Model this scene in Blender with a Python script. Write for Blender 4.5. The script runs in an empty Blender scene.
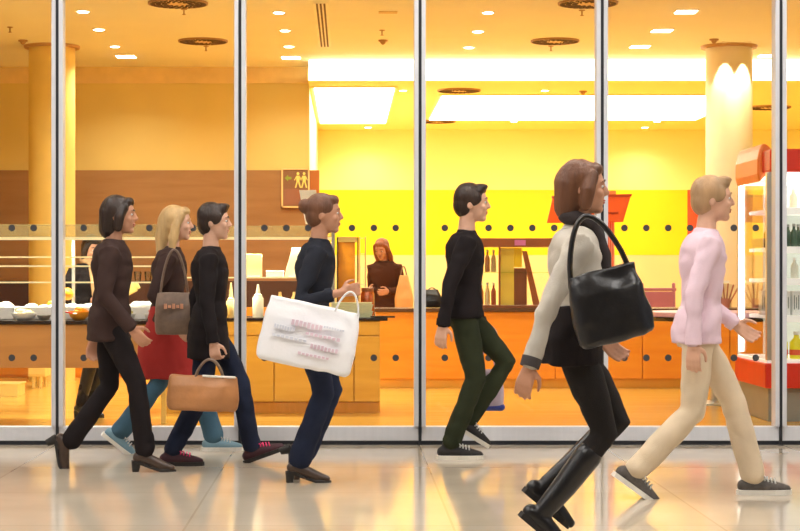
import bpy, bmesh, math, random
from mathutils import Vector, Matrix, noise
R = math.radians
random.seed(4)
SC = bpy.context.scene
COL = SC.collection
F, CX, CY, CH = 1800.0, 347.0, 272.0, 1.2
GY = 12.5           # distance of the glass front

def W(px, py, s):   # a point seen at px,py at the depth where one metre is s pixels
    return Vector(((px-CX)/s, F/s, CH+(CY-py)/s))

# ------------------------------------------------------------ materials
MATS = {}
def mat(name, col, rough=.5, metal=0, spec=.5, var=.06, vscale=6, bump=0, bscale=60, emit=None, es=0, trans=0, coat=0, stretch=None, sheen=0):
    if name in MATS: return MATS[name]
    m = bpy.data.materials.new(name); m.use_nodes = True
    n = m.node_tree.nodes; l = m.node_tree.links
    b = n['Principled BSDF']
    b.inputs['Roughness'].default_value = rough
    b.inputs['Metallic'].default_value = metal
    b.inputs['Specular IOR Level'].default_value = spec
    b.inputs['Transmission Weight'].default_value = trans
    b.inputs['Coat Weight'].default_value = coat
    b.inputs['Sheen Weight'].default_value = sheen
    tc = n.new('ShaderNodeTexCoord'); mp = n.new('ShaderNodeMapping')
    l.new(tc.outputs['Object'], mp.inputs[0])
    if stretch: mp.inputs['Scale'].default_value = stretch
    nz = n.new('ShaderNodeTexNoise'); nz.inputs['Scale'].default_value = vscale; nz.inputs['Detail'].default_value = 4
    l.new(mp.outputs[0], nz.inputs['Vector'])
    cr = n.new('ShaderNodeValToRGB')
    c = Vector(col[:3])
    cr.color_ramp.elements[0].position = .3; cr.color_ramp.elements[1].position = .7
    cr.color_ramp.elements[0].color = (*[max(0, x*(1-var)) for x in c], 1)
    cr.color_ramp.elements[1].color = (*[min(1, x*(1+var)) for x in c], 1)
    l.new(nz.outputs['Fac'], cr.inputs[0]); l.new(cr.outputs[0], b.inputs['Base Color'])
    if bump:
        n2 = n.new('ShaderNodeTexNoise'); n2.inputs['Scale'].default_value = bscale
        l.new(mp.outputs[0], n2.inputs['Vector'])
        bp = n.new('ShaderNodeBump'); bp.inputs['Strength'].default_value = bump; bp.inputs['Distance'].default_value = .01
        l.new(n2.outputs['Fac'], bp.inputs['Height']); l.new(bp.outputs[0], b.inputs['Normal'])
    if emit:
        b.inputs['Emission Color'].default_value = (*emit, 1); b.inputs['Emission Strength'].default_value = es
    MATS[name] = m
    return m

def glassmat(name, tint=(1, 1, 1), ior=1.45, refl=1.0, rough=0.0):
    if name in MATS: return MATS[name]
    m = bpy.data.materials.new(name); m.use_nodes = True
    n = m.node_tree.nodes; l = m.node_tree.links; n.clear()
    o = n.new('ShaderNodeOutputMaterial'); mx = n.new('ShaderNodeMixShader')
    fr = n.new('ShaderNodeFresnel'); fr.inputs[0].default_value = ior
    mu = n.new('ShaderNodeMath'); mu.operation = 'MULTIPLY'; mu.inputs[1].default_value = refl
    t = n.new('ShaderNodeBsdfTransparent'); t.inputs[0].default_value = (*tint, 1)
    g = n.new('ShaderNodeBsdfGlossy'); g.inputs['Roughness'].default_value = rough
    l.new(fr.outputs[0], mu.inputs[0]); l.new(mu.outputs[0], mx.inputs[0])
    l.new(t.outputs[0], mx.inputs[1]); l.new(g.outputs[0], mx.inputs[2]); l.new(mx.outputs[0], o.inputs[0])
    MATS[name] = m
    return m

def woodmat(name, a, b_, rough=.4, scale=3.0, stretch=(1, 1, .12)):
    if name in MATS: return MATS[name]
    m = mat(name, a, rough, var=.0)
    n = m.node_tree.nodes; l = m.node_tree.links
    mp = [x for x in n if x.type == 'MAPPING'][0]; mp.inputs['Scale'].default_value = stretch
    nz = [x for x in n if x.type == 'TEX_NOISE'][0]; nz.inputs['Scale'].default_value = scale*6; nz.inputs['Detail'].default_value = 6
    nz.inputs['Distortion'].default_value = .6
    cr = [x for x in n if x.type == 'VALTORGB'][0]
    cr.color_ramp.elements[0].color = (*a, 1); cr.color_ramp.elements[1].color = (*b_, 1)
    return m

# ------------------------------------------------------------ mesh helpers
def box(bm, x0, x1, y0, y1, z0, z1, M=None):
    vs = [bm.verts.new((x, y, z)) for x in (x0, x1) for y in (y0, y1) for z in (z0, z1)]
    if M:
        for v in vs: v.co = M @ v.co
    for f in ((0, 1, 3, 2), (4, 6, 7, 5), (0, 4, 5, 1), (2, 3, 7, 6), (0, 2, 6, 4), (1, 5, 7, 3)):
        bm.faces.new([vs[i] for i in f])

def frame_of(d):
    d = d.normalized()
    up = Vector((0, 1, 0)) if abs(d.y) < .9 else Vector((1, 0, 0))
    a = up.cross(d).normalized(); b = d.cross(a).normalized()
    return a, b, d

def tube(bm, pts, rads, seg=12, fa=1, fb=1, cap=True):
    """closed tube through points, round ends; fb scales the width along y"""
    pts = [Vector(p) for p in pts]
    if not hasattr(rads, '__len__'): rads = [rads]*len(pts)
    rings = []
    n = len(pts)
    for i, p in enumerate(pts):
        d = (pts[min(i+1, n-1)]-pts[max(i-1, 0)])
        a, b, d = frame_of(d)
        r = rads[i]
        if cap and i == 0:
            for t in (75, 50, 25):
                rings.append((p-d*r*math.sin(R(t)), a, b, r*math.cos(R(t))))
        rings.append((p, a, b, r))
        if cap and i == n-1:
            for t in (25, 50, 75):
                rings.append((p+d*r*math.sin(R(t)), a, b, r*math.cos(R(t))))
    R_ = []
    for (p, a, b, r) in rings:
        R_.append([bm.verts.new(p+a*math.cos(2*math.pi*k/seg)*r*fa+b*math.sin(2*math.pi*k/seg)*r*fb) for k in range(seg)])
    for i in range(len(R_)-1):
        for k in range(seg):
            bm.faces.new((R_[i][k], R_[i][(k+1) % seg], R_[i+1][(k+1) % seg], R_[i+1][k]))
    bm.faces.new(R_[0][::-1]); bm.faces.new(R_[-1])

def ell(bm, c, r, M=None, u=16, v=10):
    mt = Matrix.Translation(Vector(c)) @ Matrix.Diagonal((*r, 1))
    if M: mt = M @ mt
    bmesh.ops.create_uvsphere(bm, u_segments=u, v_segments=v, radius=1, matrix=mt)

def lathe(bm, prof, c=(0, 0, 0), seg=24):
    c = Vector(c); rr = []
    for (r, z) in prof:
        rr.append([bm.verts.new(c+Vector((r*math.cos(2*math.pi*k/seg), r*math.sin(2*math.pi*k/seg), z))) for k in range(seg)])
    for i in range(len(rr)-1):
        for k in range(seg):
            bm.faces.new((rr[i][k], rr[i][(k+1) % seg], rr[i+1][(k+1) % seg], rr[i+1][k]))
    if prof[0][0] > 1e-4: bm.faces.new(rr[0][::-1])
    if prof[-1][0] > 1e-4: bm.faces.new(rr[-1])

def loft(bm, rings, seg=24):
    """rings of (x,y,z,rx,ry): horizontal ellipses, bottom to top"""
    rr = []
    for (x, y, z, rx, ry) in rings:
        rr.append([bm.verts.new((x+rx*math.cos(2*math.pi*k/seg), y+ry*math.sin(2*math.pi*k/seg), z)) for k in range(seg)])
    for i in range(len(rr)-1):
        for k in range(seg):
            bm.faces.new((rr[i][k], rr[i][(k+1) % seg], rr[i+1][(k+1) % seg], rr[i+1][k]))
    bm.faces.new(rr[0][::-1]); bm.faces.new(rr[-1])

def prism(bm, poly, y0, y1, M=None):
    """polygon in x,z pushed from y0 to y1"""
    a = [bm.verts.new((p[0], y0, p[1])) for p in poly]; b = [bm.verts.new((p[0], y1, p[1])) for p in poly]
    if M:
        for v in a+b: v.co = M @ v.co
    bm.faces.new(a); bm.faces.new(b[::-1])
    k = len(poly)
    for i in range(k): bm.faces.new((a[i], b[i], b[(i+1) % k], a[(i+1) % k]))

def obj(name, bm, m, parent=None, loc=None, smooth=True, bevel=0, ang=40):
    me = bpy.data.meshes.new(name)
    bmesh.ops.recalc_face_normals(bm, faces=bm.faces)
    if loc is not None:
        bm.transform(Matrix.Translation(-Vector(loc)))
    bm.to_mesh(me); bm.free()
    o = bpy.data.objects.new(name, me); COL.objects.link(o)
    if m: me.materials.append(m)
    if loc is not None: o.location = loc
    if parent:
        o.parent = parent
    if smooth:
        me.shade_smooth()
        for e in me.edges: pass
        try: me.set_sharp_from_angle(angle=R(ang))
        except Exception: pass
    if bevel:
        md = o.modifiers.new('b', 'BEVEL'); md.width = bevel; md.segments = 2; md.limit_method = 'ANGLE'
    return o

def tag(o, label=None, cat=None, group=None, kind=None):
    if label: o['label'] = label
    if cat: o['category'] = cat
    if group: o['group'] = group
    if kind: o['kind'] = kind
    return o

def empty(name, loc, label, cat, group=None):
    o = bpy.data.objects.new(name, None); COL.objects.link(o); o.location = loc; o.empty_display_size = .1
    return tag(o, label, cat, group)

def struct(name, bm, m, parent=None, **k):
    o = obj(name, bm, m, parent, **k)
    if not parent: o['kind'] = 'structure'
    return o

def copy_tree(o, parent=None):
    c = o.copy(); COL.objects.link(c)
    if parent: c.parent = parent
    for ch in list(o.children): copy_tree(ch, c)
    return c

def B(fn, *a, **k):
    bm = bmesh.new(); fn(bm, *a, **k); return bm

def fuse(name, bm, m, parent=None, voxel=.01, smooth=3, fold=0, ffreq=9, clampz=None, stretch=(1, 1, 1)):
    """join the overlapping shapes of bm into one continuous skin"""
    me = bpy.data.meshes.new('tmp'); bmesh.ops.recalc_face_normals(bm, faces=bm.faces); bm.to_mesh(me); bm.free()
    t = bpy.data.objects.new('tmp', me); COL.objects.link(t)
    md = t.modifiers.new('r', 'REMESH'); md.mode = 'VOXEL'; md.voxel_size = voxel
    if smooth:
        sm = t.modifiers.new('s', 'SMOOTH'); sm.iterations = smooth; sm.factor = .5
    dg = bpy.context.evaluated_depsgraph_get(); dg.update()
    nm = bpy.data.meshes.new_from_object(t.evaluated_get(dg)); nm.name = name
    bpy.data.objects.remove(t); bpy.data.meshes.remove(me)
    if fold or clampz is not None:
        nrm = [v.normal.copy() for v in nm.vertices]
        for v, n_ in zip(nm.vertices, nrm):
            if fold:
                q = Vector((v.co.x*stretch[0], v.co.y*stretch[1], v.co.z*stretch[2]))*ffreq
                d = noise.noise(q+noise.noise_vector(q*.5)*1.2)
                v.co += n_*fold*(d*1.0-.3*abs(d))
            if clampz is not None and v.co.z < clampz: v.co.z = clampz
    nm.materials.clear(); nm.materials.append(m); nm.shade_smooth()
    o = bpy.data.objects.new(name, nm); COL.objects.link(o)
    if parent: o.parent = parent
    return o

# ------------------------------------------------------------ palette
alu = mat('brushed_aluminium', (.66, .67, .71), .45, .12, var=.03, vscale=30, stretch=(1, 1, .05))
rubber = mat('black_rubber', (.012, .014, .02), .6)
steel = mat('stainless_steel', (.62, .62, .58), .3, .8, var=.05)
white = mat('white_enamel', (.88, .87, .84), .35)
black = mat('black_lacquer', (.014, .011, .01), .35)
ceil_m = mat('warm_ceiling_paint', (.86, .80, .60), .8, var=.02, vscale=2)
wallL = mat('golden_wall_paint', (.80, .62, .20), .7, var=.06, vscale=1.2)
wallB = mat('yellow_wall_paint', (.96, .86, .34), .65, var=.03, vscale=1.2)
band = mat('bright_yellow_band_paint', (1.0, .69, .0), .6, var=.01)
sandm = mat('sand_wall_paint', (.86, .65, .33), .7, var=.04, vscale=2)
brown = woodmat('brown_wall_panel', (.33, .165, .055), (.40, .21, .075), .5, 1.5, (.15, 1, 1))
brownr = mat('red_brown_wall_panel', (.48, .16, .03), .5)
oranged = woodmat('orange_lacquered_wood', (.85, .30, .02), (.93, .38, .03), .32, 2, (.12, 1, 1))
honey = woodmat('honey_oak_veneer', (.82, .42, .05), (.92, .53, .08), .32, 2, (.10, 1, 1))
tanp = woodmat('tan_counter_panel', (.50, .24, .07), (.60, .30, .09), .38, 2, (.10, 1, 1))
palew = mat('pale_maple', (.93, .68, .2), .45)
darkt = mat('dark_stone_counter', (.03, .016, .01), .25)
clear = glassmat('clear_glass', (.985, .99, .985), 1.45, .45)
greenglass = glassmat('green_edge_glass', (.82, .88, .62), 1.45, .8)
edgeg = mat('glowing_glass_edge', (.95, .85, .5), .2, emit=(1, .86, .5), es=.25)  # faint emission stands in for light caught along the glass edges
redp = mat('red_plastic', (.78, .035, .012), .35)
orangep = mat('orange_red_board', (.90, .13, .012), .5)
skin = mat('skin', (.55, .27, .16), .5, var=.05, vscale=20)
skin2 = mat('fair_skin', (.70, .40, .27), .5, var=.05, vscale=20)

# ------------------------------------------------------------ setting: corridor
def floor_marble():
    m = mat('polished_beige_marble', (.60, .52, .41), .085, spec=.6, var=.07, vscale=1.6)
    n = m.node_tree.nodes; l = m.node_tree.links
    b = n['Principled BSDF']; b.inputs['IOR'].default_value = 1.5
    tc = [x for x in n if x.type == 'TEX_COORD'][0]
    br = n.new('ShaderNodeTexBrick'); br.offset = 0; br.inputs['Scale'].default_value = 1
    br.inputs['Brick Width'].default_value = 1.26; br.inputs['Row Height'].default_value = 1.26
    br.inputs['Mortar Size'].default_value = .006; br.inputs['Mortar Smooth'].default_value = .1
    br.inputs['Color1'].default_value = (1, 1, 1, 1); br.inputs['Color2'].default_value = (.95, .93, .9, 1)
    br.inputs['Mortar'].default_value = (.85, .8, .74, 1)
    mp = n.new('ShaderNodeMapping'); mp.inputs['Location'].default_value = (.76, .3, 0)
    l.new(tc.outputs['Object'], mp.inputs[0]); l.new(mp.outputs[0], br.inputs['Vector'])
    cr = [x for x in n if x.type == 'VALTORGB'][0]
    mx = n.new('ShaderNodeMix'); mx.data_type = 'RGBA'; mx.blend_type = 'MULTIPLY'; mx.inputs[0].default_value = 1
    l.new(cr.outputs[0], mx.inputs[6]); l.new(br.outputs['Color'], mx.inputs[7]); l.new(mx.outputs[2], b.inputs['Base Color'])
    # fine dark veins
    wv = n.new('ShaderNodeTexNoise'); wv.inputs['Scale'].default_value = 3; wv.inputs['Detail'].default_value = 8
    l.new(tc.outputs['Object'], wv.inputs['Vector'])
    rr = n.new('ShaderNodeMapRange'); rr.inputs[1].default_value = .3; rr.inputs[2].default_value = .7
    rr.inputs[3].default_value = .07; rr.inputs[4].default_value = .13
    l.new(wv.outputs[0], rr.inputs[0]); l.new(rr.outputs[0], b.inputs['Roughness'])
    return m
struct('floor', B(box, -9, 11, -4, GY, -.1, 0), floor_marble(), smooth=False)
fw = woodmat('glossy_amber_floor', (.82, .46, .07), (.92, .58, .13), .16, 1, (.12, 1.5, 1))
struct('floor', B(box, -7.2, 9.2, GY+.1, 28.9, -.1, 0), fw, smooth=False)
struct('trim_1', B(box, -9, 11, GY, GY+.1, -.1, .0), rubber, smooth=False)
struct('trim_1', B(box, -9, 11, GY+.006, GY+.09, .0, .030), rubber, smooth=False)
cc = mat('corridor_ceiling_paint', (.75, .74, .72), .8)
struct('ceiling', B(box, -9, 11, -4, GY-.04, 4.6, 4.7), cc, smooth=False)
struct('wall_rear', B(box, -9, 11, -4.2, -4, 0, 4.6), mat('corridor_wall_paint', (.45, .43, .40), .7), smooth=False)
# corridor ceiling lamps
lamp_e = mat('corridor_lamp_diffuser', (.9, .9, .9), .5, emit=(1, .97, .93), es=22)
for i, (x, y) in enumerate([(-5, 5.2), (-5, 8), (-1.6, 5.2), (-1.6, 8), (1.8, 5.2), (1.8, 8), (5.2, 5.2), (5.2, 8), (-3.2, 10.8), (.2, 10.8), (3.6, 10.8)]):
    t = empty('ceiling_lamp', (x, y, 4.55), 'square white recessed lamp in the corridor ceiling', 'lamp', 'corridor ceiling lamps')
    obj('lamp_frame', B(box, -.5, .5, -.5, .5, .0, .05), alu, t, bevel=.005)
    obj('diffuser', B(box, -.46, .46, -.46, .46, -.012, .0), lamp_e, t)

# ------------------------------------------------------------ glass front
mull = [(57.5-CX)/144-1.26*2, (57.5-CX)/144-1.26] + [(x-CX)/144 for x in (57.5, 240, 420, 602, 780.5)] + [(780.5-CX)/144+1.26, (780.5-CX)/144+2.52]
GH = 3.72
dotm = mat('grey_frosted_dot', (.045, .045, .05), .6)
for i in range(len(mull)-1):
    x0, x1 = mull[i]+.034, mull[i+1]-.034
    w = struct('window_%d' % (i+1), B(box, x0-.02, x1+.02, GY+.045, GY+.057, .1, GH), clear, smooth=False)
    bm = bmesh.new()
    n = 7; cxm = (mull[i]+mull[i+1])/2
    for k in range(n):
        for z in (1.507, .602):
            x = cxm+(k-3)*.1525
            prev = None
            vs = [bm.verts.new((x+.0235*math.cos(2*math.pi*q/20), GY+.040, z+.0235*math.sin(2*math.pi*q/20))) for q in range(20)]
            v2 = [bm.verts.new(v.co+Vector((0, .004, 0))) for v in vs]
            bm.faces.new(vs); bm.faces.new(v2[::-1])
            for q in range(20): bm.faces.new((vs[q], vs[(q+1) % 20], v2[(q+1) % 20], v2[q]))
    obj('marking_dots', bm, dotm, w, smooth=False)
    # bottom rail of this pane, with gasket
    r = struct('trim_%d' % (i+2), B(box, x0-.032, x1+.032, GY, GY+.1, .028, .125), alu, smooth=False, bevel=.003)
k = 20
for i, x in enumerate(mull):
    bm = bmesh.new()
    box(bm, x-.040, x-.0105, GY-.02, GY+.1, .126, GH); box(bm, x+.0105, x+.040, GY-.02, GY+.1, .126, GH)
    o = struct('trim_%d' % (k+i), bm, alu, smooth=False, bevel=.003)
    obj('gasket', B(box, x-.0105, x+.0105, GY-.012, GY+.09, .0, GH), rubber, o, smooth=False)
struct('trim_40', B(box, -9, 11, GY, GY+.1, GH, 3.95), alu, smooth=False)
struct('wall_front', B(box, -9, 11, GY, GY+.1, 3.95, 4.7), cc, smooth=False)

# ------------------------------------------------------------ interior shell
DL, DF, DB, ZR = 21.95, 21.2, 28.65, 3.46
CZ = 3.7
struct('ceiling', B(box, -7.2, 9.2, GY+.1, DF, CZ, CZ+.12), ceil_m, smooth=False)
struct('ceiling', B(box, -7.2, -.46, DF, DL, CZ, CZ+.12), ceil_m, smooth=False)
struct('ceiling', B(box, -.46, 9.2, DF+.06, DB, ZR, ZR+.12), mat('rear_ceiling_paint', (.96, .84, .38), .8, var=.02), smooth=False)
cove_e = mat('cove_light', (1, .95, .8), .5, emit=(1, .93, .66), es=5)
struct('trim_41', B(box, -.45, 9.2, DF, DF+.05, ZR, CZ), cove_e, smooth=False)
# left wall
w = struct('wall_left', B(box, -7.2, -.46, DL, DL+.2, 0, 3.5), wallL, smooth=False)
obj('brown_band', B(box, -7.2, -.455, DL-.02, DL+.0, 1.0, 2.44), brown, w, smooth=False)
obj('bulkhead', B(box, -7.2, -.46, DL-.02, DL+.2, 3.5, CZ), mat('bulkhead_paint', (.9, .66, .28), .7), w, smooth=False)
w = struct('wall_return', B(box, -.56, -.46, DL+.2, DB, 0, ZR), mat('white_return_wall', (.95, .9, .7), .7), smooth=False)
obj('red_brown_panel', B(box, -.46, -.34, DL-.02, DL+.2, 0, 2.44), brownr, w, smooth=False)
w = struct('wall_back', B(box, -.56, 9.2, DB, DB+.2, 0, ZR), wallB, smooth=False)
obj('yellow_band', B(box, -.45, (687-CX)/62.8, DB-.02, DB, 1.47, 2.505), band, w, smooth=False)
obj('red_panel', B(box, (687-CX)/62.8, (707-CX)/62.8, DB-.02, DB, 1.47, 2.505), mat('red_panel_paint', (.85, .09, .03), .6), w, smooth=False)
obj('yellow_band', B(box, (778-CX)/62.8, 9.2, DB-.02, DB, 1.47, 2.505), band, w, smooth=False)
obj('sand_dado', B(box, -.45, 9.2, DB-.015, DB, 0, 1.468), sandm, w, smooth=False)
struct('wall_side', B(box, -7.4, -7.2, GY+.1, DL+.2, 0, CZ), wallL, smooth=False)
struct('wall_side', B(box, 9.2, 9.4, GY+.1, DB+.2, 0, CZ), wallB, smooth=False)

# ------------------------------------------------------------ columns
def column(px, m, label):
    s = 90.4; x = (px-CX)/s; y = F/s
    o = empty('round_column', (x, y, 0), label, 'column')
    obj('shaft', B(lathe, [(.255, 0), (.255, CZ-.03)], seg=48), m, o)
    obj('ceiling_collar', B(lathe, [(.30, CZ-.03), (.31, CZ-.012), (.31, CZ)], seg=48), mat('tan_collar', (.55, .3, .1), .5), o)
    return o
column(52, mat('column_gold_plaster', (.9, .66, .19), .6, var=.03), 'round golden yellow column at left reaching the ceiling')
column(729, mat('column_cream_plaster', (.93, .82, .56), .6, var=.03), 'round cream column at right lit by lamps from above')

# ------------------------------------------------------------ ceiling fixtures
lampm = mat('downlight_glow', (1, 1, .9), .4, emit=(1, .93, .72), es=14)
ring_m = mat('downlight_ring', (.9, .8, .55), .4)
NL = [0]
def spot(x, y, z, e, size=140, col=(1, .94, .78), rad=.06, aim=None):
    d = bpy.data.lights.new('lamp_light', 'SPOT'); d.energy = e; d.color = col; d.spot_size = R(size); d.spot_blend = .8; d.shadow_soft_size = rad
    o = bpy.data.objects.new('lamp_light', d); COL.objects.link(o); o.location = (x, y, z)
    if aim is not None:
        o.rotation_euler = (Vector(aim)-Vector((x, y, z))).to_track_quat('-Z', 'Y').to_euler()
    return o
def downlight(px, py, w, z, label, h=None, e=104, square=False, group=None):
    s = abs(py-CY)/(z-CH); p = Vector(((px-CX)/s, F/s, z)); w = w/s/2
    t = empty('downlight', p, label, 'lamp', group)
    if square:
        obj('lamp_rim', B(box, -w-.012, w+.012, -w-.012, w+.012, -.008, .0), ring_m, t)
        obj('lamp_lens', B(box, -w, w, -w, w, -.014, -.008), lampm, t)
    else:
        obj('lamp_rim', B(lathe, [(w+.015, 0), (w+.012, -.008), (0, -.008)], seg=28), ring_m, t)
        obj('lamp_lens', B(lathe, [(w, -.008), (w*.9, -.014), (0, -.015)], seg=28), lampm, t)
    l = spot(0, 0, -.03, e); l.parent = t
rows = [('first', [(83, 11), (99, 29), (115, 46), (126, 56)], (12, 11, 9, 18)),
        ('second', [(279, 12), (285, 30), (289, 46), (291, 57)], (11, 10, 10, 18)),
        ('third', [(488, 12), (478, 31), (469, 47)], (11, 11, 10)),
        ('fourth', [(686, 11), (662, 30), (640, 46)], (20, 19, 18))]
ordn = ['nearest', 'second nearest', 'third nearest', 'farthest, large']
for rn, pts, ws in rows:
    for i, ((px, py), w_) in enumerate(zip(pts, ws)):
        downlight(px, py, w_, CZ, '%s small lit downlight of the %s ceiling row from the left' % (ordn[i], rn), square=(w_ > 12))
downlight(768, 55, 17, CZ, 'lit rectangular downlight right of the cream column', square=True)
for px, py, lb in [(403, 90, 'small lit downlight left of the middle mullion on the rear ceiling'), (545, 90, 'small lit downlight just in front of the long light panel'),
                   (514, 121, 'small lit downlight behind the long light panel, left one'), (657, 121, 'small lit downlight behind the long light panel near the column'),
                   (645, 127, 'small lit downlight close to the yellow wall left of the column'), (368, 127, 'small lit downlight close to the yellow wall above the woman in a coat')]:
    downlight(px, py, 7, ZR, lb, e=50)
dif_m = mat('diffuser_bronze', (.42, .22, .07), .5)
dark_m = mat('diffuser_dark_gap', (.12, .06, .02), .7)
def diffuser(px, py, w_, z, label):
    s = abs(py-CY)/(z-CH); t = empty('air_diffuser', ((px-CX)/s, F/s, z), label, 'air vent'); r = w_/s/2
    obj('plate', B(lathe, [(r, 0), (r*.98, -.012), (0, -.012)], seg=40), mat('diffuser_plate', (.75, .5, .2), .5), t)
    bm = bmesh.new()
    for ring, n in ((.88, 26), (.68, 20), (.47, 14)):
        for k in range(n):
            a = 2*math.pi*k/n
            M = Matrix.Rotation(a, 4, 'Z') @ Matrix.Translation((r*ring, 0, -.016)) @ Matrix.Rotation(.5, 4, 'Z')
            box(bm, -r*.085, r*.085, -r*.035, r*.035, -.006, .004, M)
    obj('swirl_slots', bm, dark_m, t, smooth=False)
    obj('outer_ring', B(lathe, [(r*.97, -.011), (r*.99, -.02), (r*1.03, -.018), (r*1.04, -.0)], seg=40), dif_m, t)
for a in [(178, 2.5, 58, CZ, 'large round air vent at the top left, cut by the frame'), (203, 40.5, 48, CZ, 'round bronze air vent on the ceiling above the golden wall'),
          (588, 2.5, 58, CZ, 'large round air vent at the top, behind the fourth mullion'), (555, 40.5, 47, CZ, 'round bronze air vent in front of the bright cove, centre right'),
          (459, 90, 42, ZR, 'round air vent in front of the long light panel'), (437, 121, 36, ZR, 'round air vent behind the left end of the long light panel'),
          (768, 107, 44, ZR, 'round air vent right of the cream column'), (378, 96, 16, ZR, 'small round vent on the rear ceiling left of the middle mullion')]:
    diffuser(*a)
def sprinkler(px, py, z, label, det=False):
    s = abs(py-CY)/(z-CH); t = empty('smoke_detector' if det else 'sprinkler_head', ((px-CX)/s, F/s, z), label, 'smoke detector' if det else 'sprinkler')
    if det:
        obj('base', B(lathe, [(.05, 0), (.05, -.015), (.0, -.015)]), dif_m, t)
        obj('sensor', B(lathe, [(.035, -.015), (.026, -.035), (.010, -.05), (0, -.05)]), dif_m, t)
    else:
        obj('stem', B(lathe, [(.03, 0), (.03, -.006), (.007, -.01), (.007, -.05), (0, -.05)], seg=14), dif_m, t)
        obj('deflector', B(lathe, [(0, -.05), (.018, -.052), (.018, -.056), (0, -.056)], seg=14), dif_m, t)
for a in [(10, 27, CZ, 'small sprinkler at the far left of the ceiling'), (184, 9, CZ, 'small sprinkler just below the top left air vent'), (206, 46, CZ, 'small sprinkler below the round vent over the golden wall'),
          (582, 10, CZ, 'small sprinkler below the top right air vent'), (551, 46, CZ, 'small sprinkler below the centre right air vent'), (382, 30, CZ, 'small sprinkler beside the smoke detector left of the middle mullion')]:
    sprinkler(*a)
for a in [(23, 40, CZ, 'small smoke detector left of the golden column'), (383, 40, CZ, 'smoke detector left of the middle mullion'), (714, 39, CZ, 'smoke detector beside the cream column collar'), (583, 91, ZR, 'small smoke detector on the rear ceiling by the fourth mullion')]:
    sprinkler(*a, det=True)
# slot vent
xa = (322-CX)/(272/2.5); ya = F/(272/2.5); yb = F/(225/2.5)
t = empty('slot_vent', (-.245, (ya+yb)/2, CZ), 'long narrow slotted air vent running away across the ceiling', 'air vent')
hl = 1.6
obj('vent_body', B(box, -.07, .07, -hl, hl, -.012, 0), mat('vent_white', (.95, .86, .62), .5), t, smooth=False)
for x in (-.035, .0, .035):
    obj('slot', B(box, x-.009, x+.009, -hl+.02, hl-.02, -.018, -.011), dark_m, t, smooth=False)
t = empty('access_panel', ((388-CX)/(260/2.5), F/(260/2.5), CZ), 'thin rectangular ceiling hatch left of the middle mullion', 'hatch')
obj('plate', B(box, -.09, .09, -.06, .06, -.008, 0), mat('hatch_tan', (.7, .48, .2), .6), t, smooth=False)
# luminous panels
panel_e = mat('light_panel_glow', (1, 1, .9), .5, emit=(1, .95, .74), es=6)
def lpanel(x0, x1, s0, s1, label):
    y0, y1 = F/s0, F/s1
    t = empty('ceiling_light_panel', ((x0+x1)/2, (y0+y1)/2, ZR), label, 'light panel')
    hx, hy = (x1-x0)/2, (y1-y0)/2
    obj('panel_frame', B(box, -hx-.04, hx+.04, -hy-.04, hy+.04, -.015, 0), mat('panel_frame_cream', (.95, .8, .35), .6), t, smooth=False)
    obj('luminous_sheet', B(box, -hx, hx, -hy, hy, -.03, -.015), panel_e, t, smooth=False)
lpanel(-.40, .58, 82, 66.5, 'bright square ceiling light panel left of the middle mullion')
lpanel(1.21, 5.12, 78.5, 68, 'long bright ceiling light panel crossing the right half')
# wall washers on the right column: two narrow beams
for px in (717, 742):
    x = (px-CX)/90.4*1.0
    y = F/90.4-.36
    t = empty('column_washer', (x, y, CZ), 'small beam lamp aimed down the cream column, %s one' % ('left' if px < 720 else 'right'), 'lamp')
    obj('lamp_rim', B(lathe, [(.035, 0), (.035, -.01), (0, -.01)], seg=20), ring_m, t)
    l = spot(0, 0, -.02, 120, 48, (1, .88, .6), .02); l.parent = t; l.data.spot_blend = .12
    l.rotation_euler = (Vector((0, .12, -1))).to_track_quat('-Z', 'Y').to_euler()
#PART2

# ------------------------------------------------------------ furniture
def slab(name, x0, x1, y0, y1, z0, z1, m, parent, bevel=.004):
    L = parent.location if parent else Vector((0, 0, 0))
    return obj(name, B(box, x0-L.x, x1-L.x, y0-L.y, y1-L.y, z0-L.z, z1-L.z), m, parent, smooth=False, bevel=bevel)

# serving counter at left, open below
t = empty('serving_counter', (-2.7, 14.0, 0), 'long tan serving counter at left with a dark edge, open below', 'counter')
slab('worktop', -4.2, -1.40, 13.68, 14.32, .80, .83, darkt, t)
slab('front_panel', -4.2, -1.40, 13.70, 13.73, .47, .80, tanp, t)
for x in (-4.1, -1.47):
    slab('leg', x, x+.04, 14.22, 14.26, 0, .80, palew, t)
# oak cabinet run in the middle
t = empty('oak_counter_cabinet', (-.6, 15.6, 0), 'honey oak counter cabinet with black top behind the woman with the white bag', 'cabinet')
slab('carcass', -1.55, .28, 15.33, 16.0, .0, .785, honey, t)
slab('worktop', -1.56, .345, 15.28, 16.02, .785, .81, darkt, t)
for x0, x1 in ((-1.55, -.625), (-.615, .055), (.065, .28)):
    d = slab('door', x0, x1, 15.30, 15.328, .10, .655, honey, t, .003)
    d2 = slab('drawer', x0, x1, 15.30, 15.328, .662, .78, honey, t, .003)
slab('kickboard', -1.36, .27, 15.318, 15.33, 0, .09, woodmat('kick_oak', (.6, .25, .03), (.7, .3, .05), .3), t)
# right counter
t = empty('orange_counter', (2.3, 18.8, 0), 'long orange wooden counter on the right with a dark worktop', 'counter')
slab('carcass', .30, 4.4, 18.58, 19.2, .10, .79, oranged, t)
slab('worktop', .28, 4.42, 18.52, 19.22, .79, .825, mat('brown_worktop', (.12, .06, .03), .25), t)
x = .31
for x1 in (1.25, 2.15, 3.05, 3.95, 4.38):
    slab('door', x, x1-.008, 18.555, 18.58, .10, .785, oranged, t, .003); x = x1
slab('kickboard', .31, 4.38, 18.62, 18.64, 0, .10, honey, t)
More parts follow.
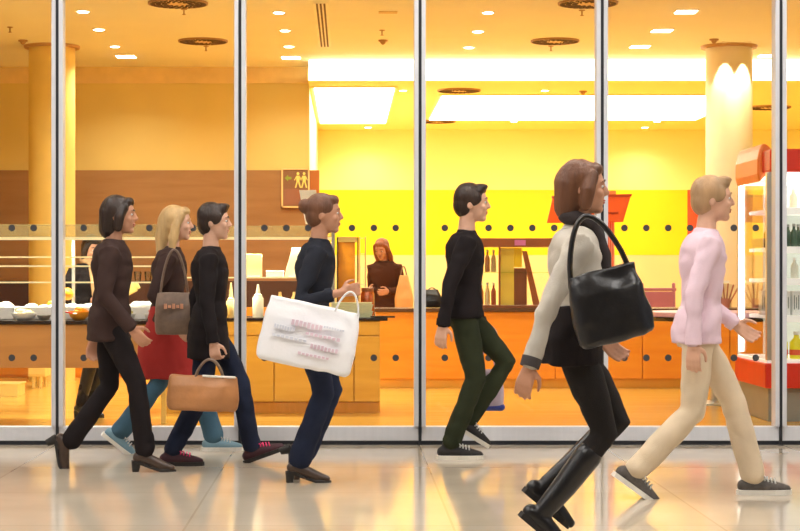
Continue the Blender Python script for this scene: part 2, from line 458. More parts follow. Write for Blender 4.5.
# kitchen back counter
t = empty('back_counter', (-2.4, 21.0, 0), 'low orange back counter with a dark brown upstand before the golden wall', 'counter')
slab('carcass', -4.3, -.35, 20.5, 21.2, 0, .80, oranged, t)
for k in range(5):
    slab('door', -4.29+k*.785, -4.29+k*.785+.775, 20.475, 20.5, .03, .79, oranged, t, .003)
slab('upstand', -4.3, -.35, 20.52, 20.6, .80, 1.10, mat('dark_brown_oven_front', (.07, .025, .012), .35), t)
t = empty('step_box', (-3.3, 17.35, 0), 'low pale wooden box on the amber floor at far left', 'box')
slab('box_body', -3.7, -3.165, 17.3, 17.7, 0, .112, palew, t)
slab('lid', -3.71, -3.155, 17.29, 17.71, .112, .125, palew, t)
t = empty('drawer_unit', (-3.2, 18.6, 0), 'narrow pale wooden unit on short legs behind the serving counter', 'cabinet')
slab('unit_body', -3.29, -3.11, 18.56, 18.9, .12, .6, palew, t)
slab('drawer', -3.28, -3.12, 18.545, 18.56, .14, .34, palew, t)
for x in (-3.25, -3.18):
    for y in (18.58, 18.84): slab('leg', x, x+.03, y, y+.03, 0, .12, palew, t)

# sneeze guards
frost = glassmat('frosted_hood_glass', (.93, .93, .82), 1.45, .8)
_n = frost.node_tree.nodes; _l = frost.node_tree.links
_d = _n.new('ShaderNodeBsdfDiffuse'); _d.inputs[0].default_value = (.78, .74, .50, 1)
_t = _n.new('ShaderNodeBsdfTranslucent'); _t.inputs[0].default_value = (.8, .76, .5, 1)
_m = _n.new('ShaderNodeMixShader'); _m.inputs[0].default_value = .5; _l.new(_d.outputs[0], _m.inputs[1]); _l.new(_t.outputs[0], _m.inputs[2])
_o = [x for x in _n if x.type == 'OUTPUT_MATERIAL'][0]; _x = [x for x in _n if x.type == 'MIX_SHADER' and x is not _m][0]
_y = _n.new('ShaderNodeMixShader'); _y.inputs[0].default_value = .28; _l.new(_x.outputs[0], _y.inputs[1]); _l.new(_m.outputs[0], _y.inputs[2]); _l.new(_y.outputs[0], _o.inputs[0])
def guard(x0, x1, shelves, label, posts, dy=0, dz=0, zb=.83):
    t = empty('sneeze_guard', ((x0+x1)/2, 14.0+dy, zb), label, 'food display')
    slab('hood', x0, x1, 13.80+dy, 14.24+dy, 1.465+dz, 1.565+dz, frost, t, 0)
    slab('hood_edge', x0, x1, 13.78+dy, 13.80+dy, 1.445+dz, 1.468+dz, edgeg, t, 0)
    slab('added_strip', x0+.03, x1-.03, 13.97+dy, 14.01+dy, 1.452+dz, 1.464+dz, mat('added_strip_glow', (1, 1, .9), .5, emit=(1, .9, .66), es=14), t, 0)  # emissive strip added under the hood to blow out the white dishes
    ld = bpy.data.lights.new('added_strip_light', 'AREA'); ld.shape = 'RECTANGLE'; ld.size = x1-x0-.1; ld.size_y = .03; ld.energy = 30*(x1-x0); ld.color = (1, .92, .74)  # area lamp added below the strip to brighten the food trays
    lo = bpy.data.objects.new('added_strip_light', ld); COL.objects.link(lo); lo.parent = t; lo.location = (0, -.01, 1.449+dz-zb)
    for z, d in shelves:
        s = slab('glass_shelf', x0, x1, 14.06-d+dy, 14.24+dy, z-.004, z+.004, clear, t, 0)
        e = slab('front_edge', x0, x1, 14.05-d+dy, 14.06-d+dy, z-.006, z+.006, edgeg, t, 0)
    for x in posts:
        slab('post', x-.012, x+.012, 14.20+dy, 14.224+dy, zb, 1.46+dz, steel, t, .003)
    return t
guard(-4.2, -1.42, [(1.315, .10), (1.245, .14), (1.12, .18)], 'long three-shelf glass food display on the tan serving counter', [-4.1, -2.16, -1.45])
t = guard(-1.54, -.13, [(1.152, .20)], 'single-shelf glass food display with cream panels on the oak cabinet', [-1.52], 1.55, .03, .81)
slab('post', -.135, -.105, 15.36, 15.39, .81, 1.605, steel, t, .003)
slab('post', -.135, -.105, 15.75, 15.78, .81, 1.605, steel, t, .003)
slab('end_pane', -.125, -.115, 15.39, 15.75, .82, 1.59, greenglass, t, 0)

# food and dishes on the serving counter
def tray(x, w, fillc, label, fname, mound=.03):
    t = empty('food_tray', (x, 14.07, .83), label, 'food tray', None)
    bm = bmesh.new(); box(bm, -w/2, w/2, -.13, .13, 0, .01)
    for a in ((-w/2, -w/2+.01, -.13, .13), (w/2-.01, w/2, -.13, .13), (-w/2, w/2, -.13, -.12), (-w/2, w/2, .12, .13)): box(bm, *a, 0, .10)
    obj('tub', bm, white, t, smooth=False, bevel=.003)
    bm = bmesh.new()
    rnd = random.Random(int(x*100))
    for k in range(26):
        r = rnd.uniform(.03, .06)
        ell(bm, (rnd.uniform(-w/2+.06, w/2-.06), rnd.uniform(-.07, .07), .085+mound*rnd.random()), (r, r*.8, r*.6), u=10, v=6)
    tag(obj('filling', bm, mat(fname, fillc, .5, var=.1, vscale=14), t), None, None, None, 'stuff')
wf = (.95, .92, .84)
tray(-3.75, .62, wf, 'white tray of white food at the far left end of the counter', 'white_cream_food', .04)
tray(-2.93, .70, wf, 'white tray of white food directly left of the first mullion', 'white_cream_food')
tray(-2.22, .66, wf, 'white tray of white food below the orange bowl', 'white_cream_food', .02)
tray(-1.65, .42, wf, 'white tray of white food at the right end of the serving counter', 'white_cream_food', .03)
def bowl(px, py, r, h, m, label, fill=None, s=129, y=None):
    p = Vector(((px-CX)/130.4, 13.80, .831))
    t = empty('bowl', p, label, 'bowl')
    obj('shell', B(lathe, [(r*.45, 0), (r*.8, h*.35), (r, h), (r*.96, h), (r*.75, h*.4), (r*.4, h*.1), (0, h*.1)]), m, t)
    if fill:
        bm = bmesh.new(); rnd = random.Random(px)
        for k in range(14):
            a = rnd.random()*6.28; q = rnd.random()*.62*r
            ell(bm, (q*math.cos(a), q*math.sin(a), h*.85+rnd.random()*.03), (r*.28, r*.24, r*.18), u=10, v=6)
        tag(obj('filling', bm, fill, t), kind='stuff')
    return t
orange_f = mat('orange_fruit', (.95, .36, .015), .4, var=.12, vscale=30, bump=.2)
bowl(24, 312.5, .10, .055, white, 'wide white bowl on the counter beside the first mullion', mat('cream_salad', (.9, .82, .55), .5, var=.15, vscale=20))
bowl(44, 314.5, .055, .04, steel, 'small silver bowl in front of the wide white bowl')
bowl(79, 321, .085, .07, orange_f, 'orange bowl heaped with orange fruit', orange_f, 131)
bowl(101, 313.5, .075, .06, mat('pale_melon_dish', (.95, .75, .45), .4), 'pale dish of orange slices behind the orange bowl', orange_f, 127)
bowl(125, 312, .085, .05, white, 'white bowl of green melon behind the walking woman', mat('green_melon', (.62, .58, .2), .45, var=.2, vscale=25), 128)
bowl(152, 313, .06, .05, white, 'small white bowl of pink shrimps near the counter end', mat('pink_shrimp', (.85, .35, .25), .45, var=.2, vscale=25), 129)
def fruit(px, py, r, label, s=127):
    t = empty('orange_fruit', W(px, py, s), label, 'orange')
    obj('flesh', B(ell, (0, 0, 0), (r, r, r*.94), None, 24, 14), orange_f, t)
    obj('stalk', B(tube, [(0, 0, r*.9), (0, 0, r*.98)], .003, 8), mat('stalk_green', (.1, .2, .03), .6), t)
fruit(51, 304, .028, 'small orange on the white food left of the mullion', 128)
fruit(67, 294, .052, 'large orange beside the dark-coated woman behind the counter', 128)
t = empty('serving_spoon', W(70, 312.5, 131.5), 'red-handled serving spoon leaning into the orange bowl', 'spoon')
obj('handle', B(tube, [(-.07, 0, .01), (.02, .0, -.005)], .006, 10), redp, t)
obj('spoon_head', B(ell, (.035, 0, -.008), (.02, .014, .005)), steel, t)
glass_m = glassmat('tumbler_glass', (.93, .92, .85), 1.5, 1.6)
for k, (x, y) in enumerate([(-1.78, 13.95), (-1.70, 14.02), (-1.62, 13.94), (-1.55, 14.03), (-1.86, 14.03)]):
    o = obj('drinking_glass', B(lathe, [(.022, 0), (.03, .08), (.028, .08), (.020, .006), (0, .006)], seg=20), glass_m, None, smooth=True)
    o.location = (x, y, 1.124); tag(o, 'clear drinking glass on the lowest shelf of the food display', 'glass', 'drinking glasses on the display shelf')

# things in and on the single-shelf display
def panel(name, poly, s, th, m, label, cat, tilt=0):
    pts = [W(a, b, s) for a, b in poly]; c = sum(pts, Vector())/len(pts)
    bm = bmesh.new(); prism(bm, [(p.x-c.x, p.z-c.z) for p in pts], 0, th)
    t = empty(name, c, label, cat)
    obj('sheet', bm, m, t, smooth=False, bevel=.002)
    return t
cream = mat('cream_card', (.95, .82, .5), .5); creamy = mat('yellow_cream_card', (.93, .70, .3), .5)
t = panel('menu_card', [(244, 254), (262, 254), (262, 277.5), (244, 277.5)], 115.8, .02, creamy, 'upright cream card on the glass shelf right of the second mullion', 'card')
obj('card_foot', B(box, -.06, .06, -.02, .05, -.095, -.085), white, t, smooth=False)
t = panel('tilted_card', [(292, 248), (307, 248), (303, 277.5), (284, 277.5)], 115.8, .02, cream, 'leaning cream card on the glass shelf beside the walking woman', 'card')
obj('card_foot', B(box, -.07, .06, -.02, .05, -.122, -.112), white, t, smooth=False)
t = empty('white_carton', W(275, 277.2, 116), 'small flat white carton lying on the glass shelf', 'carton')
obj('carton_body', B(box, -.075, .075, -.03, .05, 0, .048), white, t, smooth=False, bevel=.004)
obj('lid', B(box, -.078, .078, -.033, .053, .04, .056), white, t, smooth=False, bevel=.003)
t = panel('white_board', [(299, 190), (316, 190), (321.5, 225.5), (305.5, 224)], 116, .025, mat('white_board_face', (.93, .92, .84), .5), 'white leaning board standing on the glass hood below the toilet sign', 'board')
obj('board_foot', B(box, -.0, .13, -.02, .05, -.145, -.13), white, t, smooth=False)
def squeeze(px, py, s, h, r, m, label, nz=.4):
    t = empty('squeeze_bottle', W(px, py, s), label, 'bottle')
    hb = h*(1-nz)
    obj('bottle_body', B(lathe, [(r*.92, 0), (r, .01), (r, hb*.9), (r*.7, hb), (0, hb)]), m, t)
    obj('nozzle', B(lathe, [(r*.75, hb), (r*.7, hb+.012), (r*.45, hb+.02), (r*.16, h), (0, h)]), m, t)
cw = mat('cream_white_plastic', (.97, .90, .68), .35)
squeeze(258, 317.3, 116, .285, .048, cw, 'tall cream squeeze bottle right of the second mullion', .36)
squeeze(231, 317.3, 116, .30, .042, mat('pale_yellow_plastic', (.95, .78, .35), .35), 'pale yellow squeeze bottle left of the second mullion', .5)
for px, l in ((280, 'left'), (294, 'right')):
    t = empty('small_bottle', W(px, 316.8, 116), 'small dark sauce bottle with brass cap, %s one of the pair above the white bag' % l, 'bottle')
    obj('bottle_body', B(lathe, [(.028, 0), (.03, .01), (.03, .10), (.012, .135), (.012, .15), (0, .15)]), mat('brown_sauce', (.15, .05, .015), .2), t)
    obj('cap', B(lathe, [(.026, .135), (.026, .16), (.014, .185), (.012, .215), (0, .215)]), mat('brass_cap', (.9, .62, .2), .3, .6), t)
t = empty('orange_crate', W(218, 317.6, 117), 'orange yellow tray behind the man in the black coat', 'tray')
bm = bmesh.new(); box(bm, -.10, .08, -.06, .06, 0, .02); box(bm, -.10, .08, -.06, -.05, .02, .11); box(bm, -.10, -.09, -.06, .06, .02, .11); box(bm, .07, .08, -.06, .06, .02, .11); box(bm, -.1, .08, .05, .06, .02, .11)
obj('tray_body', bm, mat('amber_plastic', (.95, .55, .10), .4), t, smooth=False, bevel=.003)
obj('label_strip', B(box, -.06, .04, -.063, -.06, .04, .08), cw, t, smooth=False)

# amber dispenser, jar, trays on the oak cabinet
t = empty('juice_dispenser', (.02, 15.6, .81), 'tall amber juice dispenser with dark frame on the oak cabinet', 'dispenser')
amber = mat('amber_liquid', (.90, .30, .03), .25, var=.2, vscale=8, coat=.5)
X = lambda px, s: (px-CX)/s
L = lambda x: x
slab('tank', X(338, 116), X(355, 116), 15.65, 15.85, .84, 1.46, amber, t)
slab('base', X(337, 116), X(361, 116), 15.63, 15.9, .81, .84, darkt, t)
slab('top_cap', X(337, 116), X(357, 116), 15.63, 15.87, 1.46, 1.505, mat('gold_cap', (.9, .6, .2), .4), t)
for px in (336.6, 357.2):
    slab('frame_post', X(px, 116), X(px+1.5, 116), 15.63, 15.66, .84, 1.50, mat('dark_bronze', (.10, .04, .015), .4), t, .001)
slab('tap', X(345, 116), X(349, 116), 15.60, 15.65, .90, .93, steel, t)
t = empty('wire_rack', (X(362, 116), 15.92, .81), 'thin wire rack standing beside the amber dispenser', 'rack')
for px in (360, 366): obj('upright', B(tube, [(X(px, 116)-t.location.x, 0, 0), (X(px, 116)-t.location.x, 0, .70)], .004, 8), steel, t)
for z in (.28, .42, .55, .69): obj('crossbar', B(tube, [(-.018, 0, z), (.036, 0, z)], .003, 8), steel, t)
t = empty('storage_jar', (X(368, 117), 15.74, .81), 'amber red glass jar between the plates and the woman in the brown coat', 'jar')
obj('jar_body', B(lathe, [(.055, 0), (.06, .02), (.06, .20), (.05, .22), (0, .22)]), mat('red_amber_glass', (.62, .13, .02), .15, var=.4, vscale=30, coat=.6), t)
obj('lid', B(lathe, [(.054, .22), (.054, .25), (.0, .255)]), mat('brown_lid', (.4, .13, .04), .4), t)
plm = mat('pale_green_plastic_tray', (.70, .72, .48), .4)
for k in range(7):
    o = obj('serving_plate', B(box, -.17, .17, -.115, .115, 0, .014), plm, None, smooth=False, bevel=.005)
    o.location = (X(354, 118)-.02+.003*(k % 3), 15.45, .81+.0185*k+.001); o.rotation_euler = (0, 0, .03*((k*7) % 3-1))
    obj('rim', B(box, -.175, .175, -.12, .12, .012, .017), plm, o, smooth=False)
    tag(o, 'pale green plate in the stack on the oak cabinet', 'plate', 'stacked pale green plates')
t = empty('black_tray', (X(383, 119), 15.36, .811), 'thin black tray at the right end of the oak cabinet', 'tray')
obj('tray_plate', B(box, -.10, .10, -.08, .08, 0, .008), black, t, smooth=False, bevel=.002)
obj('raised_rim', B(box, -.104, .104, -.084, -.076, 0, .016), black, t, smooth=False)

# toilet sign on the golden wall
c = W(295.5, 188, 82.2)
t = empty('toilet_sign', (c.x, DL-.05, c.z), 'framed brown toilet sign with two yellow walking figures on the brown band', 'sign')
obj('sign_plate', B(box, -.155, .155, 0, .02, -.225, .225), mat('sign_brown', (.27, .13, .06), .5), t, smooth=False)
bm = bmesh.new()
for a in ((-.172, -.152, -.24, .24), (.152, .172, -.24, .24), (-.172, .172, -.24, -.222), (-.172, .172, .222, .24)): box(bm, a[0], a[1], -.012, .022, a[2], a[3])
obj('sign_frame', bm, mat('sign_frame_cream', (.93, .66, .28), .5), t, smooth=False)
ym = mat('sign_yellow', (.95, .80, .22), .5)
def figure_glyph(ox, dx):
    bm = bmesh.new()
    bmesh.ops.create_cone(bm, cap_ends=True, segments=16, radius1=.018, radius2=.018, depth=.008, matrix=Matrix.Translation((ox, -.005, .175)) @ Matrix.Rotation(R(90), 4, 'X'))
    prism(bm, [(ox-.024, .15), (ox+.024, .15), (ox+.018, .075), (ox-.018, .075)], -.008, -.001)
    prism(bm, [(ox-.018, .078), (ox+.0, .078), (ox-.022+dx, .0), (ox-.038+dx, .004)], -.008, -.001)
    prism(bm, [(ox+.0, .078), (ox+.018, .078), (ox+.038+dx, .004), (ox+.022+dx, .0)], -.008, -.001)
    prism(bm, [(ox-.022, .148), (ox-.012, .14), (ox-.038, .09), (ox-.046, .098)], -.008, -.001)
    prism(bm, [(ox+.022, .148), (ox+.012, .14), (ox+.036, .09), (ox+.044, .098)], -.008, -.001)
    return bm
obj('figure_symbol', figure_glyph(.03, 0), ym, t, smooth=False)
obj('figure_symbol', figure_glyph(.105, 0), ym, t, smooth=False)
bm = bmesh.new(); prism(bm, [(-.13, .12), (-.09, .16), (-.09, .135), (-.05, .135), (-.05, .105), (-.09, .105), (-.09, .08)], -.006, -.001)
obj('arrow_symbol', bm, mat('sign_green', (.30, .42, .05), .5), t, smooth=False)
obj('sign_panel', B(box, -.14, .14, -.004, -.001, -.2, -.01), mat('sign_red_brown', (.33, .14, .08), .5), t, smooth=False)

# glazed display case on the orange counter
fr = mat('display_frame_brown', (.28, .09, .03), .4)
t = empty('display_case', (X(525, 97), 18.8, .825), 'glazed display case with brown wooden frame on the orange counter', 'display case')
x0, x1 = X(472, 97), X(583, 97)
slab('top_beam', x0, x1, 18.6, 19.1, 1.46, 1.55, fr, t)
slab('base_frame', x0, x1, 18.6, 19.1, .825, .855, fr, t)
for x in (x0, X(499, 97), x1-.02): slab('frame_post', x, x+.02, 18.6, 18.62, .85, 1.47, fr, t, .002)
for x in (x0, x1-.02): slab('frame_post', x, x+.02, 19.08, 19.1, .85, 1.47, fr, t, .002)
slab('front_pane', x0+.02, x1-.02, 18.605, 18.612, .855, 1.46, clear, t, 0)
slab('glass_shelf', x0+.02, x1-.02, 18.63, 19.05, 1.19, 1.198, greenglass, t, 0)
slab('yellow_panel', X(501, 97), X(515, 97), 18.66, 18.68, .857, 1.45, mat('yellow_display_panel', (1, .78, .12), .5), t)
slab('yellow_panel', X(515, 97), X(523, 97), 18.66, 18.68, 1.25, 1.45, mat('bright_yellow_display_panel', (1, .72, .01), .5), t)
slab('brown_panel', X(515, 97), X(528, 97), 18.67, 18.69, .857, 1.24, fr, t)
p1, p2 = W(524, 251, 96.5), W(537, 305, 96.5)
bm = bmesh.new()
prism(bm, [(p1.x-.02, p1.z), (p1.x+.03, p1.z), (p2.x+.03, p2.z), (p2.x-.04, p2.z)], 18.64, 18.66)
bm.transform(Matrix.Translation(-t.location)); obj('leaning_strut', bm, mat('strut_red_brown', (.40, .12, .03), .4), t, smooth=False)
slab('magenta_patch', X(515, 97), X(526, 97), 18.592, 18.60, 1.475, 1.53, mat('magenta_plain', (.62, .2, .5), .4), t, 0)  # plain magenta patch on the front of the top beam
cols = [(.9, .35, .05), (.5, .1, .05), (.9, .7, .4), (.6, .25, .08)]
for k in range(8):
    px = 475.5+(k % 4)*6.2; z = .857 if k < 4 else 1.20
    p = W(px, 300, 96); c_ = cols[(k*3+k//4) % 4]
    tt = empty('display_bottle', (p.x, 18.82, z), '%s bottle on the %s level of the display case, %s from the left' % (['orange', 'dark red', 'cream', 'brown'][(k*3+k//4) % 4], 'lower' if k < 4 else 'upper', ['first', 'second', 'third', 'fourth'][k % 4]), 'bottle')
    obj('bottle_body', B(lathe, [(.024, 0), (.026, .01), (.026, .14), (.01, .18), (.01, .215), (0, .215)], seg=16), mat('drink_%d' % ((k*3+k//4) % 4), c_, .2, coat=.5), tt)
    obj('cap', B(lathe, [(.013, .205), (.013, .23), (0, .232)], seg=14), white, tt)

# red board on post
t = empty('red_notice_board', (X(588, 97), 18.95, .825), 'orange red board on a striped post above the display case', 'sign')
def at97(poly, y0, y1):
    bm = bmesh.new(); prism(bm, [(W(a, b, 97).x, W(a, b, 97).z) for a, b in poly], y0, y1)
    bm.transform(Matrix.Translation(-t.location)); return bm
obj('board_face', at97([(553, 197), (631, 195), (623, 222), (547, 223)], 18.55, 18.59), orangep, t, smooth=False, bevel=.004)
obj('board_rim', at97([(552, 196), (632, 194), (631, 196.5), (552, 198.5)], 18.54, 18.60), mat('rim_dark_red', (.5, .06, .01), .4), t, smooth=False)
obj('rear_board', at97([(598, 190.5), (617, 190.5), (617, 197), (598, 197)], 18.62, 18.65), mat('board_back_orange', (.9, .3, .08), .5), t, smooth=False)
bm = bmesh.new(); pts = []
for k in range(41):
    p = W(604+14*k/40., 213+1.1*math.sin(k*1.9)*(1 if k % 3 else 1.6), 97); pts.append((p.x-t.location.x, 18.546-t.location.y, p.z-t.location.z))
tube(bm, pts, .0035, 6)
obj('script_line', bm, mat('script_dark_red', (.5, .06, .01), .5), t)
bm = bmesh.new(); box(bm, X(604, 97), X(616, 97), 18.66, 18.72, .825, 1.74); bm.transform(Matrix.Translation(-t.location))
obj('post', bm, mat('post_pink', (.93, .42, .28), .5), t, smooth=False)
for k in range(5):
    bm = bmesh.new(); box(bm, X(605+k*2.2, 97), X(606+k*2.2, 97), 18.655, 18.66, 1.2, 1.72); bm.transform(Matrix.Translation(-t.location))
    obj('post_stripe', bm, mat('stripe_red', (.85, .12, .05), .5), t, smooth=False)

# cutlery, napkins
for px, lb in ((727, 'left of the drinks cooler'), (757, 'seen through the drinks cooler')):
    p = W(px, 307.5, 96.5)
    t = empty('cutlery_holder', (p.x, 18.72, .825), 'holder with fanned wooden sticks on the orange counter, %s' % lb, 'holder')
    obj('cup', B(lathe, [(.04, 0), (.05, .10), (.045, .10), (.036, .01), (0, .01)]), mat('holder_rose', (.6, .25, .2), .4), t)
    for k in range(6):
        a = (k-2.5)*.22
        obj('stick', B(tube, [(.0+.01*(k-2.5), .0, .02), (math.sin(a)*.25, .01*(k % 2), math.cos(a)*.25)], [.006, .009], 8), mat('stick_wood', (.42, .16, .08), .5), t)
    t = empty('napkin_box', (p.x, 18.9, .825), 'cream napkin box behind the wooden sticks, %s' % lb, 'box')
    obj('box_body', B(box, -.09, .09, -.06, .06, 0, .26), cream, t, smooth=False, bevel=.005)
    obj('napkins', B(box, -.07, .07, -.04, .04, .26, .285), white, t, smooth=False)
# round table with lilac top, chair
t = empty('round_table', (3.35, 16.42, 0), 'round lilac-topped table with dark rim in front of the orange counter', 'table')
lil = mat('lilac_laminate', (.72, .42, .55), .35)
obj('tabletop', B(lathe, [(.60, .785), (.62, .80), (.62, .835), (.615, .84), (0, .84)], seg=56), lil, t)
obj('rim', B(lathe, [(.56, .76), (.625, .76), (.63, .77), (.63, .795), (.56, .795)], seg=56), darkt, t)
obj('pedestal', B(lathe, [(.04, .02), (.04, .785), (0, .785)]), steel, t)
obj('foot', B(lathe, [(.26, 0), (.26, .012), (.05, .03), (0, .03)], seg=36), steel, t)
ch = empty('dining_chair', (X(675, 93), F/89, 0), 'plum-coloured chair with low slatted back behind the orange counter', 'chair')
plum = mat('plum_paint', (.33, .12, .17), .4)
obj('seat', B(box, -.20, .20, -.2, .2, .44, .48), plum, ch, smooth=False, bevel=.01)
for sx in (-.18, .18):
    obj('leg', B(tube, [(sx, -.18, 0), (sx, -.18, .45)], .017, 10), plum, ch); obj('leg', B(tube, [(sx, .18, 0), (sx, .20, 1.06)], .02, 10), plum, ch)
obj('backrest', B(box, -.19, .19, .18, .205, .78, .98), plum, ch, smooth=False, bevel=.01)
obj('top_rail', B(box, -.21, .21, .18, .21, .985, 1.02), plum, ch, smooth=False, bevel=.008)

# drinks cooler
fx0, fx1, fy0, fy1 = 3.36, 5.2, 14.4, 15.5
t = empty('drinks_cooler', (4.2, 14.95, 0), 'glass drinks cooler with red canopy and red base at the right edge', 'cooler')
grey = mat('cooler_grey', (.30, .31, .28), .4)
cool_shelf = mat('cooler_shelf_white_glow', (.95, .95, .92), .4, emit=(1, .98, .92), es=.35)  # white shelves given emission to brighten the cooler inside
slab('plinth', fx0+.02, fx1, fy0+.04, fy1, .0, .28, grey, t)
slab('red_base', fx0-.02, fx1, fy0-.03, fy1, .27, .47, redp, t, .01)
slab('base_deck', fx0, fx1, fy0, fy1, .47, .495, cool_shelf, t)
slab('canopy', fx0+.02, fx1, fy0-.03, fy1, 2.0, 2.185, redp, t, .02)
slab('canopy_light', fx0+.05, fx1, fy0+.02, fy1-.02, 1.94, 2.0, mat('cooler_light', (1, 1, 1), .4, emit=(1, .99, .95), es=1.3), t, 0)
bm = bmesh.new()   # curled end of the canopy
prof = [(-.05, 1.93), (-.07, 2.0), (-.07, 2.12), (-.05, 2.20), (-.02, 2.25), (.03, 2.235), (.07, 2.185), (.07, 2.0), (.0, 1.985)]
prism(bm, [(fx0+.045+a*.9, b) for a, b in prof], fy0+.25, fy1-.0); bm.transform(Matrix.Translation(-t.location))
obj('canopy_curl', bm, mat('cooler_orange_end', (.92, .24, .04), .35), t, smooth=False, bevel=.02)
slab('corner_post', fx0, fx0+.07, fy0, fy0+.06, .49, 2.0, steel, t)
slab('corner_post', fx0+.0, fx0+.03, fy1-.03, fy1, .49, 2.0, steel, t)
slab('light_tube', fx0+.012, fx0+.04, fy1-.09, fy1-.06, .52, 1.98, mat('tube_glow', (1, 1, 1), .4, emit=(1, .98, .9), es=5), t, 0)
slab('side_pane', fx0+.002, fx0+.008, fy0+.06, fy1-.06, .5, 1.94, clear, t, 0)
slab('front_pane', fx0+.08, fx1, fy0+.01, fy0+.016, .5, 1.94, clear, t, 0)
slab('back_panel', fx0+.22, fx1, fy1-.03, fy1-.01, .5, 1.94, mat('cooler_back_panel', (.78, .82, .76), .5), t, 0)
for z in (.83, 1.13, 1.385, 1.70):
    s_ = slab('shelf', fx0+.09, fx1, fy0+.10, fy1-.05, z-.015, z+.015, cool_shelf, t)
    slab('price_rail', fx0+.09, fx1, fy0+.06, fy0+.10, z-.035, z+.02, cool_shelf, t)
def cbottle(x, y, z, r, h, m, capm, label, group):
    t = empty('drink_bottle', (x, y, z), label, 'bottle', group)
    obj('bottle_body', B(lathe, [(r*.9, 0), (r, .008), (r, h*.6), (r*.4, h*.78), (r*.36, h*.93), (0, h*.93)], seg=16), m, t)
    obj('cap', B(lathe, [(r*.46, h*.88), (r*.46, h), (0, h)], seg=14), capm, t)
    return t
g1 = mat('dark_green_bottle', (.06, .12, .07), .2, coat=.5); g2 = mat('yellow_juice', (.98, .85, .02), .3)
for k in range(7):
    for j in range(2):
        cbottle(3.46+.085*k, 14.62+.2*j, 1.402, .03, .19, g1, mat('bottle_cap_grey', (.4, .42, .4), .4), 'dark green bottle on the third shelf of the drinks cooler', 'dark bottles in the cooler')
for k in range(4):
    o = cbottle(3.52+.125*k, 14.60, .497, .055, .22, g2, white, 'yellow juice bottle with white cap on the cooler deck', 'yellow juice bottles in the cooler')
    obj('label_band', B(lathe, [(.0555, .03), (.0565, .035), (.0565, .07), (.0555, .075)], seg=16), mat('label_red', (.85, .12, .04), .5), o)
cart = mat('white_carton_print', (.88, .88, .86), .5)
for k in range(6):
    for j in range(2):
        o = empty('drink_carton', (3.45+.10*k, 14.62+.25*j, .846), 'white carton with dark print on the lowest cooler shelf', 'carton', 'white cartons in the cooler')
        obj('carton_body', B(box, -.042, .042, -.04, .04, 0, .20), cart, o, smooth=False, bevel=.003)
        bm = bmesh.new()
        for q in range(4): box(bm, -.03+.017*q, -.022+.017*q, -.0415, -.040, .05+.01*(q % 2), .15+.015*((q+1) % 2))
        obj('print', bm, mat('print_grey_green', (.25, .3, .28), .5), o, smooth=False)
for k in range(6):
    cbottle(3.45+.10*k, 14.68, 1.147, .032, .17, mat('pale_drink', (.75, .72, .6), .25), white, 'pale bottle on the second shelf of the drinks cooler', 'pale bottles in the cooler')
    cbottle(3.45+.10*k, 14.72, 1.717, .032, .17, mat('pale_amber_drink', (.85, .75, .55), .25), white, 'pale amber bottle on the top shelf of the drinks cooler', 'pale amber bottles in the cooler')

# ------------------------------------------------------------ people
def cloth(name, col, var=.12, rough=.9, bump=.35, sheen=0):
    return mat(name, col, rough, spec=.2, var=var, vscale=5, bump=bump, bscale=220, sheen=sheen)

def ik(a, c, L1, L2, bend):
    a, c = Vector(a), Vector(c); d = c-a; D = d.length
    if D > (L1+L2)*.995:
        k_ = D/((L1+L2)*.995); L1 *= k_; L2 *= k_
    x = (L1*L1-L2*L2+D*D)/(2*D); h = math.sqrt(max(L1*L1-x*x, 0)); u = d/D
    b = Vector(bend); b = (b-u*b.dot(u)).normalized()
    return a+u*x+b*h

def foot_frame(spec, k, heel):
    """returns 4x4 of the ankle; local x forward, sole at z=-h"""
    h = (.135 if heel else .098)*k
    kind = spec[0]
    yaw = spec[-1] if len(spec) > 5 else 0
    if kind == 'flat':
        return Matrix.Translation((spec[1], spec[2], h)), h
    if kind == 'toe':
        Rm = Matrix.Rotation(R(spec[3]), 4, 'Y'); ball = Vector((.12*k, 0, -h))
        return Matrix.Translation(Vector((spec[1], spec[2], .0))-Rm @ ball) @ Rm, h
    if kind == 'heel':
        Rm = Matrix.Rotation(R(-spec[3]), 4, 'Y'); hl = Vector((-.05*k, 0, -h))
        return Matrix.Translation(Vector((spec[1], spec[2], .0))-Rm @ hl) @ Rm, h
    return Matrix.Translation((spec[1], spec[2], spec[3])) @ Matrix.Rotation(R(spec[4]), 4, 'Y'), h

def hand_shapes(bm, wr, d, n, k, curl, side):
    """palm, four unequal bent fingers, thumb. d: pointing direction, n: palm normal (towards palm side)"""
    d = d.normalized(); n = (n-d*n.dot(d)).normalized(); s = d.cross(n).normalized()*side
    tube(bm, [wr-d*.02*k, wr+d*.02*k], [.023*k, .023*k], 10)
    for q in (-1.5, -.5, .5, 1.5):
        tube(bm, [wr+d*.012*k+s*q*.010*k, wr+d*.085*k+s*q*.019*k], [.0145*k, .0115*k], 8)
    lens = {-1.5: .062, -.5: .074, .5: .08, 1.5: .07}
    for q in (-1.5, -.5, .5, 1.5):
        b = wr+d*.085*k+s*q*.0195*k; L_ = lens[q]*k; dirv = d.copy(); p = b; pts = [b]; a = 0
        for j, f in enumerate((.45, .3, .25)):
            a += R(curl)*(1.0 if j else .7)
            dd = d*math.cos(a)+n*math.sin(a)+s*q*.03
            p = p+dd.normalized()*L_*f; pts.append(p)
        tube(bm, pts, [.0092*k, .0088*k, .0080*k, .0070*k], 8)
    b = wr+d*.022*k+s*.022*k
    p1 = b+(d*.55+s*.75+n*.35).normalized()*.038*k
    p2 = p1+(d*.85+s*.25+n*.5).normalized()*.03*k
    p3 = p2+(d*.9-s*.05+n*.5).normalized()*.024*k
    tube(bm, [b, p1, p2, p3], [.0135*k, .0115*k, .0095*k, .008*k], 8)

